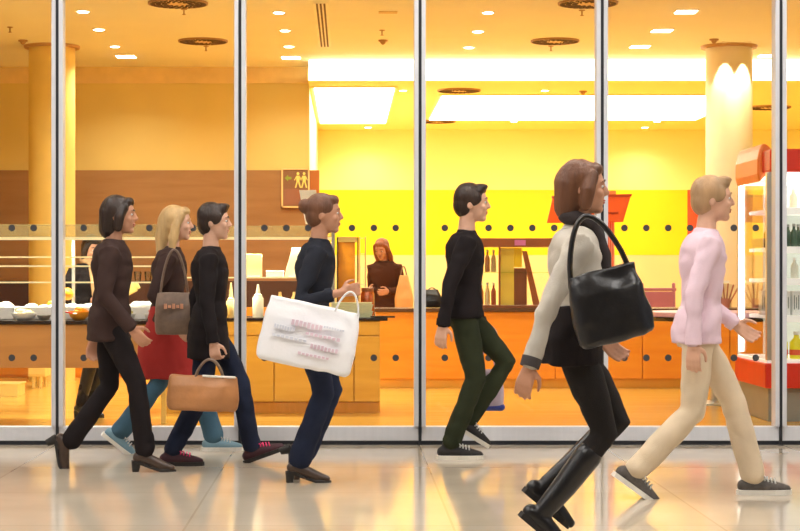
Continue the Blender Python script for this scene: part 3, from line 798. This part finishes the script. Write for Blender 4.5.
def torso_rings(hip, neck, k, pad, wid, top=1.0, bottom=0.0, belly=0):
    T = [(-.10, .100, .155), (0, .114, .176), (.12, .106, .160), (.30, .088, .130), (.50, .098, .140), (.68, .112, .158), (.82, .105, .170), (.91, .085, .150), (.97, .064, .100), (1.0, .055, .066)]
    out = []
    if pad < 0: T = T[:-2]+[(.95, .060, .080)]
    for t, rx, ry in T:
        if t < bottom-.001 or t > top+.001: continue
        x = hip[0]+(neck[0]-hip[0])*t+.012*k*math.sin(t*5); z = hip[1]+(neck[1]-hip[1])*t
        out.append((x, 0, z, (rx+belly*(1-t))*k+pad, ry*k*wid+pad))
    return out

def person(label, loc, rot, H, hip, neck, head, feet, hands, o, group=None, elbow=(None, None), fingers=(25, 25), palmn=None):
    """local frame: faces +x, z up, right side -y. feet/hands = (right, left)"""
    k = H/1.7; wid = o.get('wid', 1.0)
    sk = o['skin']; heel = o['shoe'] in ('heel_boot', 'heel_shoe')
    hipz = hip[1]; HJ = [Vector((hip[0], s*.085*k, hipz)) for s in (-1, 1)]
    FM = [foot_frame(f, k, heel) for f in feet]
    ank = [m_.translation.copy() for m_, _ in FM]
    knee = [ik(HJ[i], ank[i], .43*k, .42*k, (1, 0, .15)) for i in (0, 1)]
    nk = Vector((neck[0], 0, neck[1])); hd = Vector((head[0], 0, head[1]))
    ax = (nk-Vector((hip[0], 0, hipz))).normalized()
    tw = o.get('twist', 0)
    SH = [nk-ax*.065*k+Vector((-s*tw, s*.165*k*wid, 0)) for s in (-1, 1)]
    hands = [Vector(h) for h in hands]
    EL = [elbow[i] and Vector(elbow[i]) or ik(SH[i], hands[i], .285*k, .25*k, (-1, (-.35, .35)[i], -.3)) for i in (0, 1)]
    hyaw = o.get('hyaw', 0); hpitch = o.get('hpitch', 0)
    HM = Matrix.Translation(hd) @ Matrix.Rotation(R(hyaw), 4, 'Z') @ Matrix.Rotation(R(hpitch), 4, 'Y') @ Matrix.Scale(k, 4)
    # ---- body
    bm = bmesh.new()
    loft(bm, torso_rings((hip[0], hipz), neck, k, -.016, wid))
    tube(bm, [nk-ax*.04*k, nk.lerp(hd, .35)+Vector((-.01, 0, 0)), hd-Vector((.012*k, 0, .03*k))], [.058*k, .050*k, .052*k], 14)
    for i in (0, 1):
        tube(bm, [SH[i].lerp(nk, .5)-ax*.03*k, SH[i]-ax*.012*k, SH[i].lerp(EL[i], .5), EL[i], EL[i].lerp(hands[i], .35), hands[i]], [.034*k, .034*k, .038*k, .033*k, .033*k, .0235*k], 12)
        d = (hands[i]-EL[i]).normalized()
        if o.get('hdir') and o['hdir'][i]: d = Vector(o['hdir'][i])
        n = Vector(palmn[i]) if palmn and palmn[i] else Vector((.35, (1, -1)[i], 0))
        hand_shapes(bm, hands[i], d, n, k*1.02, fingers[i], (1, -1)[i])
        tube(bm, [HJ[i], knee[i], ank[i]], [.07*k, .047*k, .034*k], 12)
        fm, h = FM[i]
        bmf = [fm @ Vector((-.03*k, 0, -.055*k)), fm @ Vector((.05*k, 0, -(.05 if not heel else .07)*k)), fm @ Vector((.13*k, 0, -h+.028*k))]
        tube(bm, [ank[i], bmf[0]], [.034*k, .028*k], 10); tube(bm, bmf, [.028*k, .028*k, .018*k], 10)
    # head: skull, jaw, cheeks, brow, nose, lips, ears
    ell(bm, (-.006, 0, .022), (.097, .076, .098), HM, 24, 16)
    ell(bm, (.028, 0, -.035), (.062, .060, .075), HM, 20, 12)
    ell(bm, (.062, 0, -.090), (.026, .030, .022), HM)
    ell(bm, (.074, 0, .028), (.020, .050, .014), HM)
    tube(bm, [HM @ Vector((.084, 0, .022)), HM @ Vector((.103, 0, -.018))], [.009*k, .014*k], 8)
    ell(bm, (.098, 0, -.022), (.012, .017, .010), HM)
    ell(bm, (.083, 0, -.052), (.012, .024, .008), HM); ell(bm, (.081, 0, -.063), (.012, .020, .008), HM)
    for s in (-1, 1):
        ell(bm, (.060, s*.036, -.022), (.026, .024, .024), HM)
        ell(bm, (-.004, s*.077, -.006), (.018, .009, .031), HM @ Matrix.Rotation(s*.2, 4, 'Z'))
    body = fuse('person', bm, sk, None, .0068, 2)
    body.location = loc; body.rotation_euler = (0, 0, R(rot))
    tag(body, label, 'person', group)
    # ---- face pieces
    for s in (-1, 1):
        e = bmesh.new(); ell(e, (.0770, s*.030, .008), (.0095, .012, .0070), HM, 14, 10)
        eo = obj('eye', e, mat('eye_white', (.8, .78, .74), .2), body)
        e = bmesh.new(); ell(e, (.0825, s*.0305, .008), (.0052, .0066, .0062), HM, 12, 8); obj('iris', e, mat('iris_brown', (.05, .02, .01), .15), eo)
        e = bmesh.new(); tube(e, [HM @ Vector((.090, s*.014, .031)), HM @ Vector((.090, s*.034, .036)), HM @ Vector((.078, s*.052, .030))], [.004*k, .0042*k, .002*k], 8)
        obj('eyebrow', e, o['hairm'], body)
    e = bmesh.new(); ell(e, (.0885, 0, -.052), (.009, .022, .0055), HM); ell(e, (.087, 0, -.062), (.009, .018, .006), HM)
    obj('lips', e, mat('lips_rose', (.45, .12, .09), .4), body)
    # ---- hair
    hb = bmesh.new(); hs = o['hair']
    ell(hb, (-.020, 0, .040), (.098, .088, .094), HM, 24, 16)
    ell(hb, (.048, 0, .085), (.042, .060, .034), HM)
    ell(hb, (-.052, 0, -.005), (.065, .078, .082), HM)
    if hs == 'short':
        for s in (-1, 1): ell(hb, (.01, s*.072, .03), (.045, .016, .045), HM)
        ell(hb, (.055, 0, .105), (.045, .055, .022), HM)
    if hs == 'long':
        for s in (-1, 1):
            tube(hb, [HM @ Vector((.03, s*.068, .055)), HM @ Vector((.005, s*.084, -.02)), HM @ Vector((-.02, s*.082, -.11)), HM @ Vector((-.03, s*.085, -.20))], [.026*k, .031*k, .035*k, .022*k], 10)
        tube(hb, [HM @ Vector((-.06, 0, .02)), HM @ Vector((-.09, 0, -.09)), HM @ Vector((-.10, 0, -.22))], [.075*k, .065*k, .04*k], 14, 1, 1)
    if hs == 'bob':
        for s in (-1, 1):
            tube(hb, [HM @ Vector((.035, s*.066, .055)), HM @ Vector((.01, s*.084, -.01)), HM @ Vector((.0, s*.080, -.075))], [.026*k, .033*k, .027*k], 10)
        tube(hb, [HM @ Vector((-.05, 0, .02)), HM @ Vector((-.065, 0, -.075))], [.082*k, .070*k], 14)
    if hs == 'bun':
        ell(hb, (-.115, 0, .05), (.045, .045, .045), HM)
    fuse('hair', hb, o['hairm'], body, .0075, 2, .005, 22, stretch=(1, 1, .35))
    # ---- trousers / tights
    tr = bmesh.new(); lo = o.get('hem', .055); kn = o.get('knee', .062)
    loft(tr, [(hip[0], 0, hipz-.10*k, .095*k, .14*k*wid), (hip[0], 0, hipz-.03*k, .108*k, .160*k*wid), (hip[0], 0, hipz+.05*k, .104*k, .150*k*wid), (hip[0], 0, hipz+.11*k, .088*k, .13*k*wid)])
    for i in (0, 1):
        hj = HJ[i]
        end = knee[i].lerp(ank[i], o.get('len', .98))
        tube(tr, [hj+Vector((0, 0, -.02)), hj.lerp(knee[i], .5), knee[i], knee[i].lerp(ank[i], .45), end], [.084*k, .080*k, kn*k, (kn*.55+lo*.45)*k, lo*k], 18)
    fuse('trousers', tr, o['trousers'], body, .011, 3, .007, 12)
    # ---- top
    tp = bmesh.new(); pad = o.get('pad', .012)
    rg = torso_rings((hip[0], hipz), neck, k, pad, wid, .99, 0)
    hemz = o.get('hemz', -.06)
    hx = hip[0]+o.get('hemx', 0)
    low = [(hx, 0, hipz+hemz*k, (.118+o.get('flare', 0))*k+pad, (.178+o.get('flare', 0)*.8)*k*wid+pad)]
    if hemz < -.15: low.append(((hx+hip[0])/2, 0, hipz+hemz*.5*k, (.120+o.get('flare', 0)*.6)*k+pad, (.180+o.get('flare', 0)*.4)*k*wid+pad))
    loft(tp, low+rg)
    for i in (0, 1):
        w_ = EL[i].lerp(hands[i], o.get('sleeve', .95))
        tube(tp, [SH[i].lerp(nk, .35)-ax*.015*k, SH[i], SH[i].lerp(EL[i], .5), EL[i], w_], [.050*k+pad, .058*k+pad*.6, .051*k+pad*.4, .044*k+pad*.4, .036*k+pad*.4], 16)
    tube(tp, [nk-ax*.06*k, nk+ax*.012*k], [.075*k, .056*k+pad*.5], 20, cap=False)
    top = fuse(o.get('topname', 'jacket'), tp, o['top'], body, .011, 3, o.get('fold', .011), 8, stretch=(1, 1, 1.6))
    n_ = 20; ring = [nk+ax*.012*k+Vector((math.cos(2*math.pi*q/n_)*.056*k, math.sin(2*math.pi*q/n_)*.062*k, -.014*k*math.cos(2*math.pi*q/n_))) for q in range(n_+1)]
    for i in (0, 1):
        cf = bmesh.new(); w_ = EL[i].lerp(hands[i], o.get('sleeve', .95)); dd = (hands[i]-EL[i]).normalized()
        tube(cf, [w_-dd*.02*k, w_+dd*.022*k], [.0385*k+pad*.45, .0375*k+pad*.4], 16, cap=False); obj('cuff', cf, o.get('cuffm', o['top']), top)
    if o.get('waist'):
        wb = bmesh.new(); rr_ = torso_rings((hip[0], hipz), neck, k, pad+.016, wid, .45, 0)
        loft(wb, [(hip[0], 0, hipz-.11*k, .125*k+pad, .185*k*wid+pad)]+rr_)
        fuse('lower_jacket', wb, o['waist'], body, .011, 3, .010, 8)
    if o.get('under'):   # skirt or tunic below the jacket
        ub = bmesh.new(); uz = o['underz']; ml = (knee[0]+knee[1])/2
        fx = abs(knee[0].x-knee[1].x)/2
        sp = fx*min(1, (-uz)/.43)
        loft(ub, [(hip[0]+(ml.x-hip[0])*.7, 0, hipz+uz*k, .14*k+sp, .19*k), (hip[0], 0, hipz+uz*.5*k, .135*k+sp*.5, .18*k), (hip[0], 0, hipz, .125*k, .172*k), (hip[0], 0, hipz+.1*k, .10*k, .145*k)])
        fuse('skirt', ub, o['under'], body, .011, 3, .008, 10)
    if o.get('scarf'):
        sb = bmesh.new(); tube(sb, [p+ax*.02*k for p in ring], .034*k, 10, cap=False)
        tube(sb, [nk+Vector((.07*k, -.02, .0)), nk+Vector((.11*k, -.03, -.12*k)), nk+Vector((.12*k, -.03, -.28*k))], [.035*k, .034*k, .028*k], 10, 1, 1.4)
        fuse('scarf', sb, o['scarf'], body, .009, 2, .006, 20)
    # ---- shoes
    for i in (0, 1):
        fm, h = FM[i]
        sb = bmesh.new(); st = o['shoe']
        if heel:
            up = [(-.045, -.045), (.03, -.060), (.10, -.098), (.165, -.112)]
            rr = [.034, .034, .034, .020]
        else:
            up = [(-.048, -.052), (.03, -.050), (.11, -.064), (.175, -.070)]
            rr = [.037, .040, .037, .024]
        tube(sb, [Vector((a*k, 0, b*k)) for a, b in up], [q*k for q in rr], 16, 1, 1.12)
        tube(sb, [Vector((-.02*k, 0, -.045*k)), Vector((-.005*k, 0, (.03 if st == 'sneaker' else -.0)*k))], [.040*k, .042*k], 14)
        if st in ('heel_boot', 'boot'):
            top_ = fm.inverted() @ knee[i]
            zz = o.get('shaft', .3)*k
            tube(sb, [Vector((-.008*k, 0, 0)), Vector((0, 0, 0)).lerp(top_, .3*zz/(.3*k)), Vector((0, 0, 0)).lerp(top_, zz/(.42*k))], [.045*k, .054*k, .062*k], 16)
        zc = -(h-.012*k)
        me_o = fuse('shoe' if st != 'heel_boot' and st != 'boot' else 'boot', sb, o['shoem'], body, .0065, 2)
        # flatten the underside to the sole line, then move into place
        for v in me_o.data.vertices:
            x = v.co.x/k
            zl = -(h/k-.012) if not heel else (-(h/k-.010) if x > .07 else -(h/k-.010)+.058*min(1, (.07-x)/.10))
            if v.co.z < zl*k: v.co.z = zl*k
        me_o.data.transform(fm)
        so = bmesh.new(); out = [(-.088, .0), (-.075, .027), (-.03, .033), (.04, .030), (.10, .040), (.15, .036), (.185, .018), (.196, 0)]
        out = [(a*.97, b*.85) for a, b in out] if heel else [(a*1.04-.0, b*1.28) if st == 'sneaker' else (a*.96, b*1.12) for a, b in out]
        poly = out+[(a, -b) for a, b in out[::-1][1:-1]]
        th = .026 if not heel else .012
        def zb(x):
            if not heel: return -h/k
            return -h/k if x > .07 else -h/k+.058*min(1, (.07-x)/.10)
        lo_ = [so.verts.new((a*k, b*k, zb(a)*k)) for a, b in poly]; hi_ = [so.verts.new((a*k, b*k, (zb(a)+th)*k)) for a, b in poly]
        so.faces.new(lo_); so.faces.new(hi_[::-1])
        for q in range(len(poly)): so.faces.new((lo_[q], hi_[q], hi_[(q+1) % len(poly)], lo_[(q+1) % len(poly)]))
        so.transform(fm); obj('sole', so, o['solem'], me_o, smooth=False)
        if heel:
            hb_ = bmesh.new(); loft(hb_, [(-.060*k, 0, -h, .021*k, .022*k), (-.055*k, 0, -h+.062*k, .031*k, .030*k)], 16); hb_.transform(fm); obj('heel', hb_, o['solem'], me_o)
        if st == 'sneaker':
            lb = bmesh.new()
            for q in range(5):
                xx = .035+q*.019; zz = -.006-q*.0052
                tube(lb, [Vector((xx*k, -.026*k, (zz-.010)*k)), Vector((xx*k, 0, (zz+.010)*k)), Vector((xx*k, .026*k, (zz-.010)*k))], .0052*k, 6)
            for s in (-1, 1): tube(lb, [Vector((.03*k, 0, .0)), Vector((.045*k, s*.03*k, .006*k)), Vector((.06*k, s*.045*k, -.012*k))], .004*k, 6)
            lb.transform(fm); obj('laces', lb, o['lacem'], me_o)
    return body, dict(hand=[body.matrix_basis @ h for h in hands], el=[body.matrix_basis @ e_ for e_ in EL], sh=[body.matrix_basis @ s_ for s_ in SH])

hair_dk = mat('dark_brown_hair', (.030, .014, .008), .45, var=.4, vscale=12, bump=.5, bscale=90, stretch=(1, 1, .15))
hair_bl = mat('blonde_hair', (.62, .40, .17), .5, var=.3, vscale=12, bump=.5, bscale=90, stretch=(1, 1, .15))
hair_br = mat('chestnut_hair', (.16, .06, .025), .5, var=.35, vscale=12, bump=.5, bscale=90, stretch=(1, 1, .15))
hair_au = mat('auburn_hair', (.26, .07, .02), .5, var=.35, vscale=12, bump=.5, bscale=90, stretch=(1, 1, .15))
hair_lt = mat('light_brown_hair', (.45, .27, .13), .5, var=.3, vscale=12, bump=.5, bscale=90, stretch=(1, 1, .15))
c_black = cloth('black_wool', (.016, .012, .013)); c_brown = cloth('dark_brown_wool', (.05, .028, .024)); c_navy = cloth('dark_navy_cloth', (.022, .024, .034))
c_denim = cloth('blue_denim', (.06, .13, .19), .25); c_dden = cloth('dark_indigo_denim', (.018, .024, .05), .25)
c_red = cloth('deep_red_wool', (.36, .03, .025)); c_olive = cloth('dark_olive_cotton', (.030, .036, .018)); c_char = cloth('charcoal_cotton', (.022, .019, .018))
c_pale = cloth('pale_grey_knit', (.60, .55, .47), .15); c_lilac = cloth('pale_lilac_knit', (.80, .60, .68), .08); c_beige = cloth('light_beige_linen', (.74, .60, .42), .08)
l_brown = mat('brown_leather', (.06, .035, .024), .35, var=.2, vscale=20, bump=.1); l_black = mat('black_leather', (.012, .011, .012), .3, var=.2, vscale=20, bump=.1)
l_tan = mat('taupe_leather', (.20, .13, .09), .4, var=.2, vscale=20, bump=.1); sole_d = mat('dark_sole', (.02, .016, .014), .6); sole_w = mat('off_white_sole', (.78, .74, .66), .6)
pinkl = mat('pink_laces', (.85, .04, .18), .6); whitel = mat('white_laces', (.6, .6, .58), .6); can_g = mat('grey_canvas', (.10, .085, .075), .8, var=.3, vscale=30)

def gx(px, s): return (px-CX)/s
def lx(px, s, px0): return (px-px0)/s      # local x measured from the hip
def lz(py, s): return CH+(CY-py)/s

# A dark haired woman walking right, far left
s = 165; p0 = 109
A, iA = person('woman in dark jacket and brown heeled boots, leftmost walker outside the glass', (gx(p0, s), F/s, 0), 0, 1.66,
    (0, .92), (.03, 1.385), (.065, 1.54), (('flat', lx(147, s, p0)+.0, -.09), ('toe', lx(58, s, p0), .09, 62)), ((.16, -.23, .87), (-.12, .22, .80)),
    dict(skin=skin, hair='bob', hairm=hair_dk, trousers=c_black, hem=.064, knee=.062, top=c_brown, topname='jacket', hemz=-.14, pad=.019, shoe='heel_boot', shaft=.04, shoem=l_brown, solem=sole_d, wid=.92))
# B blonde woman
s = 150; p0 = 165
Bp, iB = person('blonde woman in dark jacket, red skirt and blue jeans, walking', (gx(p0, s), F/s, 0), 0, 1.65,
    (0, .88), (.045, 1.36), (.08, 1.52), (('toe', lx(127, s, p0), -.09, 38), ('flat', lx(213, s, p0), .09)), ((.10, -.24, .86), (.16, .22, .88)),
    dict(skin=skin2, hair='long', hairm=hair_bl, trousers=c_denim, hem=.07, knee=.062, top=c_brown, topname='jacket', hemz=-.02, under=c_red, underz=-.40, shoe='sneaker', shoem=mat('pale_blue_canvas', (.20, .34, .42), .7), solem=sole_w, lacem=whitel, wid=.95))
# C man in black coat
s = 160; p0 = 208
Cp, iC = person('person in black coat with pink-laced sneakers, walking left of the second mullion', (gx(p0, s), F/s, 0), 0, 1.64,
    (0, .87), (.02, 1.35), (.04, 1.51), (('flat', lx(174, s, p0), -.09), ('heel', lx(249, s, p0), .09, 20)), ((.05, -.245, .775), (-.08, .22, .80)),
    dict(skin=skin2, hair='short', hairm=hair_dk, trousers=c_dden, hem=.062, knee=.066, top=c_black, topname='coat', hemz=-.22, flare=.01, shoe='sneaker', shoem=mat('dark_maroon_canvas', (.05, .012, .02), .7), solem=sole_d, lacem=pinkl), fingers=(55, 25), )
# D woman with the white bag
s = 174; p0 = 308
Dp, iD = person('woman in dark navy jacket and jeans carrying the big white bag', (gx(p0, s), F/s, 0), 0, 1.62,
    (0, .905), (.065, 1.38), (.095, 1.53), (('flat', lx(300, s, p0), -.08), ('toe', lx(262, s, p0)+.16, .08, 70)), ((.19, -.27, 1.085), (.10, .22, .85)),
    dict(skin=skin, hair='bun', hairm=hair_br, trousers=c_dden, hem=.072, knee=.068, top=c_navy, topname='jacket', hemz=-.08, shoe='heel_shoe', shoem=l_brown, solem=sole_d, sleeve=.72, wid=.95), elbow=((-.05, -.25, 1.03), None), fingers=(55, 25))
# E man in dark jacket
s = 155; p0 = 462
Ep, iE = person('man in black jacket and dark olive trousers, walking right of the middle mullion', (gx(p0, s), F/s, 0), 0, 1.78,
    (0, .955), (.03, 1.465), (.065, 1.64), (('flat', lx(450, s, p0), -.085), ('air', lx(470, s, p0), .09, .25, 32)), ((-.135, -.24, .87), (.14, .23, .86)),
    dict(skin=skin2, hair='short', hairm=hair_dk, trousers=c_olive, hem=.060, knee=.066, top=c_black, topname='jacket', hemz=-.05, shoe='sneaker', shoem=mat('black_canvas', (.014, .012, .013), .7), solem=sole_w, lacem=whitel, wid=.98), fingers=(28, 45))
# F woman in front
s = 225; p0 = 571
Fp, iF = person('woman nearest the camera in pale grey top with a big black shoulder bag', (gx(p0, s), F/s, 0), 0, 1.71,
    (0, .90), (.03, 1.40), (.055, 1.57), (('toe', lx(533, s, p0)+.08, -.085, 40), ('air', lx(552, s, p0), .09, .24, 40)), ((-.21, -.27, .80), (.16, .23, .90)),
    dict(skin=skin, hair='bob', hairm=hair_br, trousers=c_char, hem=.048, len=.62, knee=.060, top=c_pale, topname='cardigan', hemz=-.04, shoe='boot', shaft=.30, shoem=l_black, solem=sole_d, waist=c_black, scarf=cloth('dark_grey_scarf', (.05, .04, .04)), cuffm=cloth('charcoal_stripe_cuff', (.08, .07, .07))), fingers=(30, 25))
# G pale person
s = 187; p0 = 696
Gp, iG = person('person in a pale lilac top and light beige trousers striding by the drinks cooler', (gx(p0, s), F/s, 0), 0, 1.74,
    (0, .90), (.055, 1.42), (.09, 1.585), (('toe', lx(641, s, p0), -.09, 36), ('flat', lx(757, s, p0), .09)), ((-.06, -.24, .83), (.25, .22, .92)),
    dict(skin=skin2, hair='short', hairm=hair_lt, trousers=c_beige, hem=.066, knee=.068, top=c_lilac, topname='sweater', hemz=-.08, shoe='sneaker', shoem=can_g, solem=sole_w, lacem=whitel), fingers=(25, 25))
# inside: worker behind the serving counter
s = 121.5; p0 = 85
Hp, iH = person('short dark-haired woman in dark coat and beige scarf behind the serving counter', (gx(p0, s), F/s, 0), -40, 1.55,
    (0, .84), (.05, 1.27), (.09, 1.385), (('flat', .03, -.07), ('flat', -.03, .08)), ((.19, -.12, .96), (.19, .10, 1.03)),
    dict(skin=skin, hair='bob', hairm=hair_dk, trousers=c_black, hem=.05, knee=.06, top=c_black, topname='coat', hemz=-.30, flare=.02, shoe='heel_boot', shaft=.34, shoem=l_black, solem=sole_d, hyaw=-15, hpitch=12, scarf=cloth('beige_scarf', (.55, .33, .16), .3)), fingers=(30, 50))
# inside: woman in brown coat behind the oak cabinet
s = 88; p0 = 386
Ip, iI = person('woman with long auburn hair in a dark brown coat behind the oak cabinet', (gx(p0, s), F/s, 0), 245, 1.62,
    (0, .87), (.05, 1.32), (.115, 1.455), (('flat', .03, -.09), ('flat', -.03, .09)), ((.22, -.10, 1.0), (.20, .12, .98)),
    dict(skin=skin, hair='long', hairm=hair_au, trousers=c_black, hem=.05, knee=.06, top=cloth('chocolate_coat', (.075, .025, .012)), topname='coat', hemz=-.32, flare=.02, shoe='boot', shaft=.3, shoem=l_black, solem=sole_d, hpitch=22))

# ------------------------------------------------------------ bags
def tote(name, c, w, h, d, m, label, tilt=0, rotz=0, taper=.9, fold=.006, cat='bag', voxel=.009):
    t = empty(name, c, label, cat); t.rotation_euler = (0, R(tilt), R(rotz))
    bm = bmesh.new(); n = 28
    rr = []
    for z, kx, ky in ((-h/2, .9, .8), (-h/2+.02, .97, 1), (-h*.15, 1.0, 1.05), (h*.2, (1+taper)/2, .85), (h/2-.01, taper, .45), (h/2, taper, .40)):
        ring = []
        for q in range(n):
            a = 2*math.pi*q/n; ca, sa = math.cos(a), math.sin(a)
            ring.append(bm.verts.new((math.copysign(abs(ca)**.45, ca)*w/2*kx, math.copysign(abs(sa)**.6, sa)*d/2*ky, z)))
        rr.append(ring)
    for i in range(len(rr)-1):
        for q in range(n): bm.faces.new((rr[i][q], rr[i][(q+1) % n], rr[i+1][(q+1) % n], rr[i+1][q]))
    bm.faces.new(rr[0][::-1]); bm.faces.new(rr[-1])
    b = fuse('bag_body', bm, m, t, voxel, 2, fold, 9)
    return t
def strap(t, pts, r, m, name='handle', w=1.0):
    bm = bmesh.new(); tube(bm, pts, r, 10, 1, w); return obj(name, bm, m, t)
def arc(a, b, h, n=12, y=0):
    return [Vector((a[0]+(b[0]-a[0])*i/n, y, a[1]+(b[1]-a[1])*i/n+h*math.sin(math.pi*i/n)**.7)) for i in range(n+1)]

# big white printed bag
bag_w = mat('white_paper_bag', (.90, .90, .93), .45, var=.03, bump=.1)
c = W(309, 336, 179.3)
t = tote('carrier_bag', c, .55, .36, .13, bag_w, 'big tilted white carrier bag with faint pink print, carried by the woman in navy', 12, 0, .93, .008)
pr = mat('faded_pink_print', (.78, .62, .70), .5, var=.1); pr2 = mat('faded_grey_print', (.74, .76, .84), .5, var=.1)
rnd = random.Random(5)
for k_, (x, z, w_, h_, m_) in enumerate([(-.02, .06, .18, .035, pr), (.08, .015, .20, .020, pr), (.10, -.05, .16, .030, pr), (-.14, .02, .12, .03, pr2), (-.10, -.03, .2, .018, pr2), (.13, .07, .12, .015, pr2), (.05, -.10, .18, .016, pr)]):
    bm = bmesh.new(); nseg = 8
    for q in range(nseg):
        xx = x-w_/2+w_*q/nseg
        box(bm, xx, xx+w_/nseg*.7, -.0815, -.068, z-h_/2*(.6+.4*rnd.random()), z+h_/2*(.6+.4*rnd.random()))
    obj('print_mark', bm, m_, t, smooth=False)
for y in (-.03, .03): strap(t, arc((.115, .17), (.245, .17), .12, 12, y), .006, mat('white_cord', (.85, .85, .85), .6))
# tan handbag under C's hand
c = W(203, 393, 165)
t = tote('handbag', c, .44, .215, .12, mat('tan_leather', (.50, .22, .08), .4, var=.15, vscale=8, bump=.1), 'tan leather handbag hanging from the hand of the person in the black coat', 2, 0, .94)
bm = bmesh.new(); tube(bm, [(-.0, -.028, .105), (.19, -.028, .102)], .007, 8); obj('zip', bm, mat('pale_zip_highlight', (.9, .85, .75), .3), t)  # zip colour carries the white highlight streak along the bag top
strap(t, arc((-.05, .09), (.12, .09), .115, 14, -.02), .008, l_tan)
strap(t, arc((-.05, .09), (.12, .09), .115, 14, .03), .008, l_tan)
# taupe shoulder bag of B
c = W(176, 313, 154); c.y -= .12
t = tote('shoulder_bag', c, .25, .27, .10, l_tan, 'taupe shoulder bag at the side of the blonde woman', 0, 0, .9)
bm = bmesh.new()
for q in range(5): box(bm, -.06+.026*q, -.042+.026*q, -.058, -.045, .03+.006*(q % 2), .055+.008*((q+1) % 2))
obj('print_mark', bm, mat('orange_print', (.75, .35, .2), .5), t, smooth=False)
strap(t, arc((-.09, .11), (.09, .11), .30, 16, -.0), .008, l_tan, 'shoulder_strap')
# black bag of F
c = W(610, 305, 236)
t = tote('shoulder_bag', c, .34, .31, .15, l_black, 'big slouchy black shoulder bag of the woman nearest the camera', -14, 0, .86, .014)
strap(t, arc((-.14, .11), (.12, .13), .27, 16, .02), .012, l_black, 'shoulder_strap', 1.6)
# carrier bag in E's far hand
c = W(488, 389, 151)
t = tote('carrier_bag', c, .21, .26, .09, mat('pale_violet_bag', (.60, .48, .58), .5, var=.3, vscale=8), 'small pale violet carrier bag with blue base beside the man in olive trousers', 0, 0, .85)
bm = bmesh.new(); tube(bm, [(-.085, 0, -.118), (.085, 0, -.118)], .028, 14, 1, 1.7); obj('blue_base', bm, mat('blue_bag_base', (.03, .05, .30), .5), t)
strap(t, arc((-.06, .12), (.05, .12), .14, 12, 0), .004, mat('violet_cord', (.4, .3, .45), .6))
# tan bag of the woman inside
c = W(404, 293, 89)
t = tote('shoulder_bag', c, .21, .40, .10, mat('light_tan_leather', (.72, .38, .13), .45, var=.1), 'light tan bag hanging at the side of the woman in the brown coat', 0, 0, .45)
strap(t, arc((-.04, .18), (.03, .18), .12, 12, 0), .007, l_tan, 'shoulder_strap')
# black bag on the counter
t = tote('black_handbag', Vector((gx(433, 97), 18.78, .925)), .22, .19, .14, l_black, 'rounded black bag lying on the orange counter beside the middle mullion', 0, 0, .6)
strap(t, arc((-.05, .07), (.05, .07), .04, 12, 0), .006, l_black)
# wooden board held behind the counter
c = W(127, 291, 122.5)
t = empty('serving_board', c, 'pale tilted wooden board held up behind the serving counter', 'board')
M = Matrix.Rotation(R(-27), 4, 'Y')
bm = bmesh.new(); box(bm, -.095, .08, -.012, .012, -.04, .04, M); obj('board_face', bm, palew, t, smooth=False, bevel=.008)
bm = bmesh.new(); box(bm, .08, .11, -.010, .010, -.028, .028, M); obj('grip', bm, palew, t, smooth=False, bevel=.004)

# ------------------------------------------------------------ camera and world
cam = bpy.data.cameras.new('camera'); co = bpy.data.objects.new('camera', cam); COL.objects.link(co)
co.location = (0, 0, CH); co.rotation_euler = (R(90), 0, 0)
cam.sensor_width = 36; cam.lens = 36*F/800
cam.shift_x = (400-CX)/800; cam.shift_y = (CY-265.5)/800
cam.clip_end = 200
SC.camera = co
wd = bpy.data.worlds.new('world'); SC.world = wd; wd.use_nodes = True
bg = wd.node_tree.nodes['Background']; bg.inputs[0].default_value = (.8, .82, .9, 1); bg.inputs[1].default_value = .35
SC.view_settings.view_transform = 'Standard'; SC.view_settings.look = 'None'
SC.view_settings.gamma = 1; SC.view_settings.use_curve_mapping = False
SC.view_settings.exposure = 0
SC.cycles.max_bounces = 10; SC.cycles.transparent_max_bounces = 24
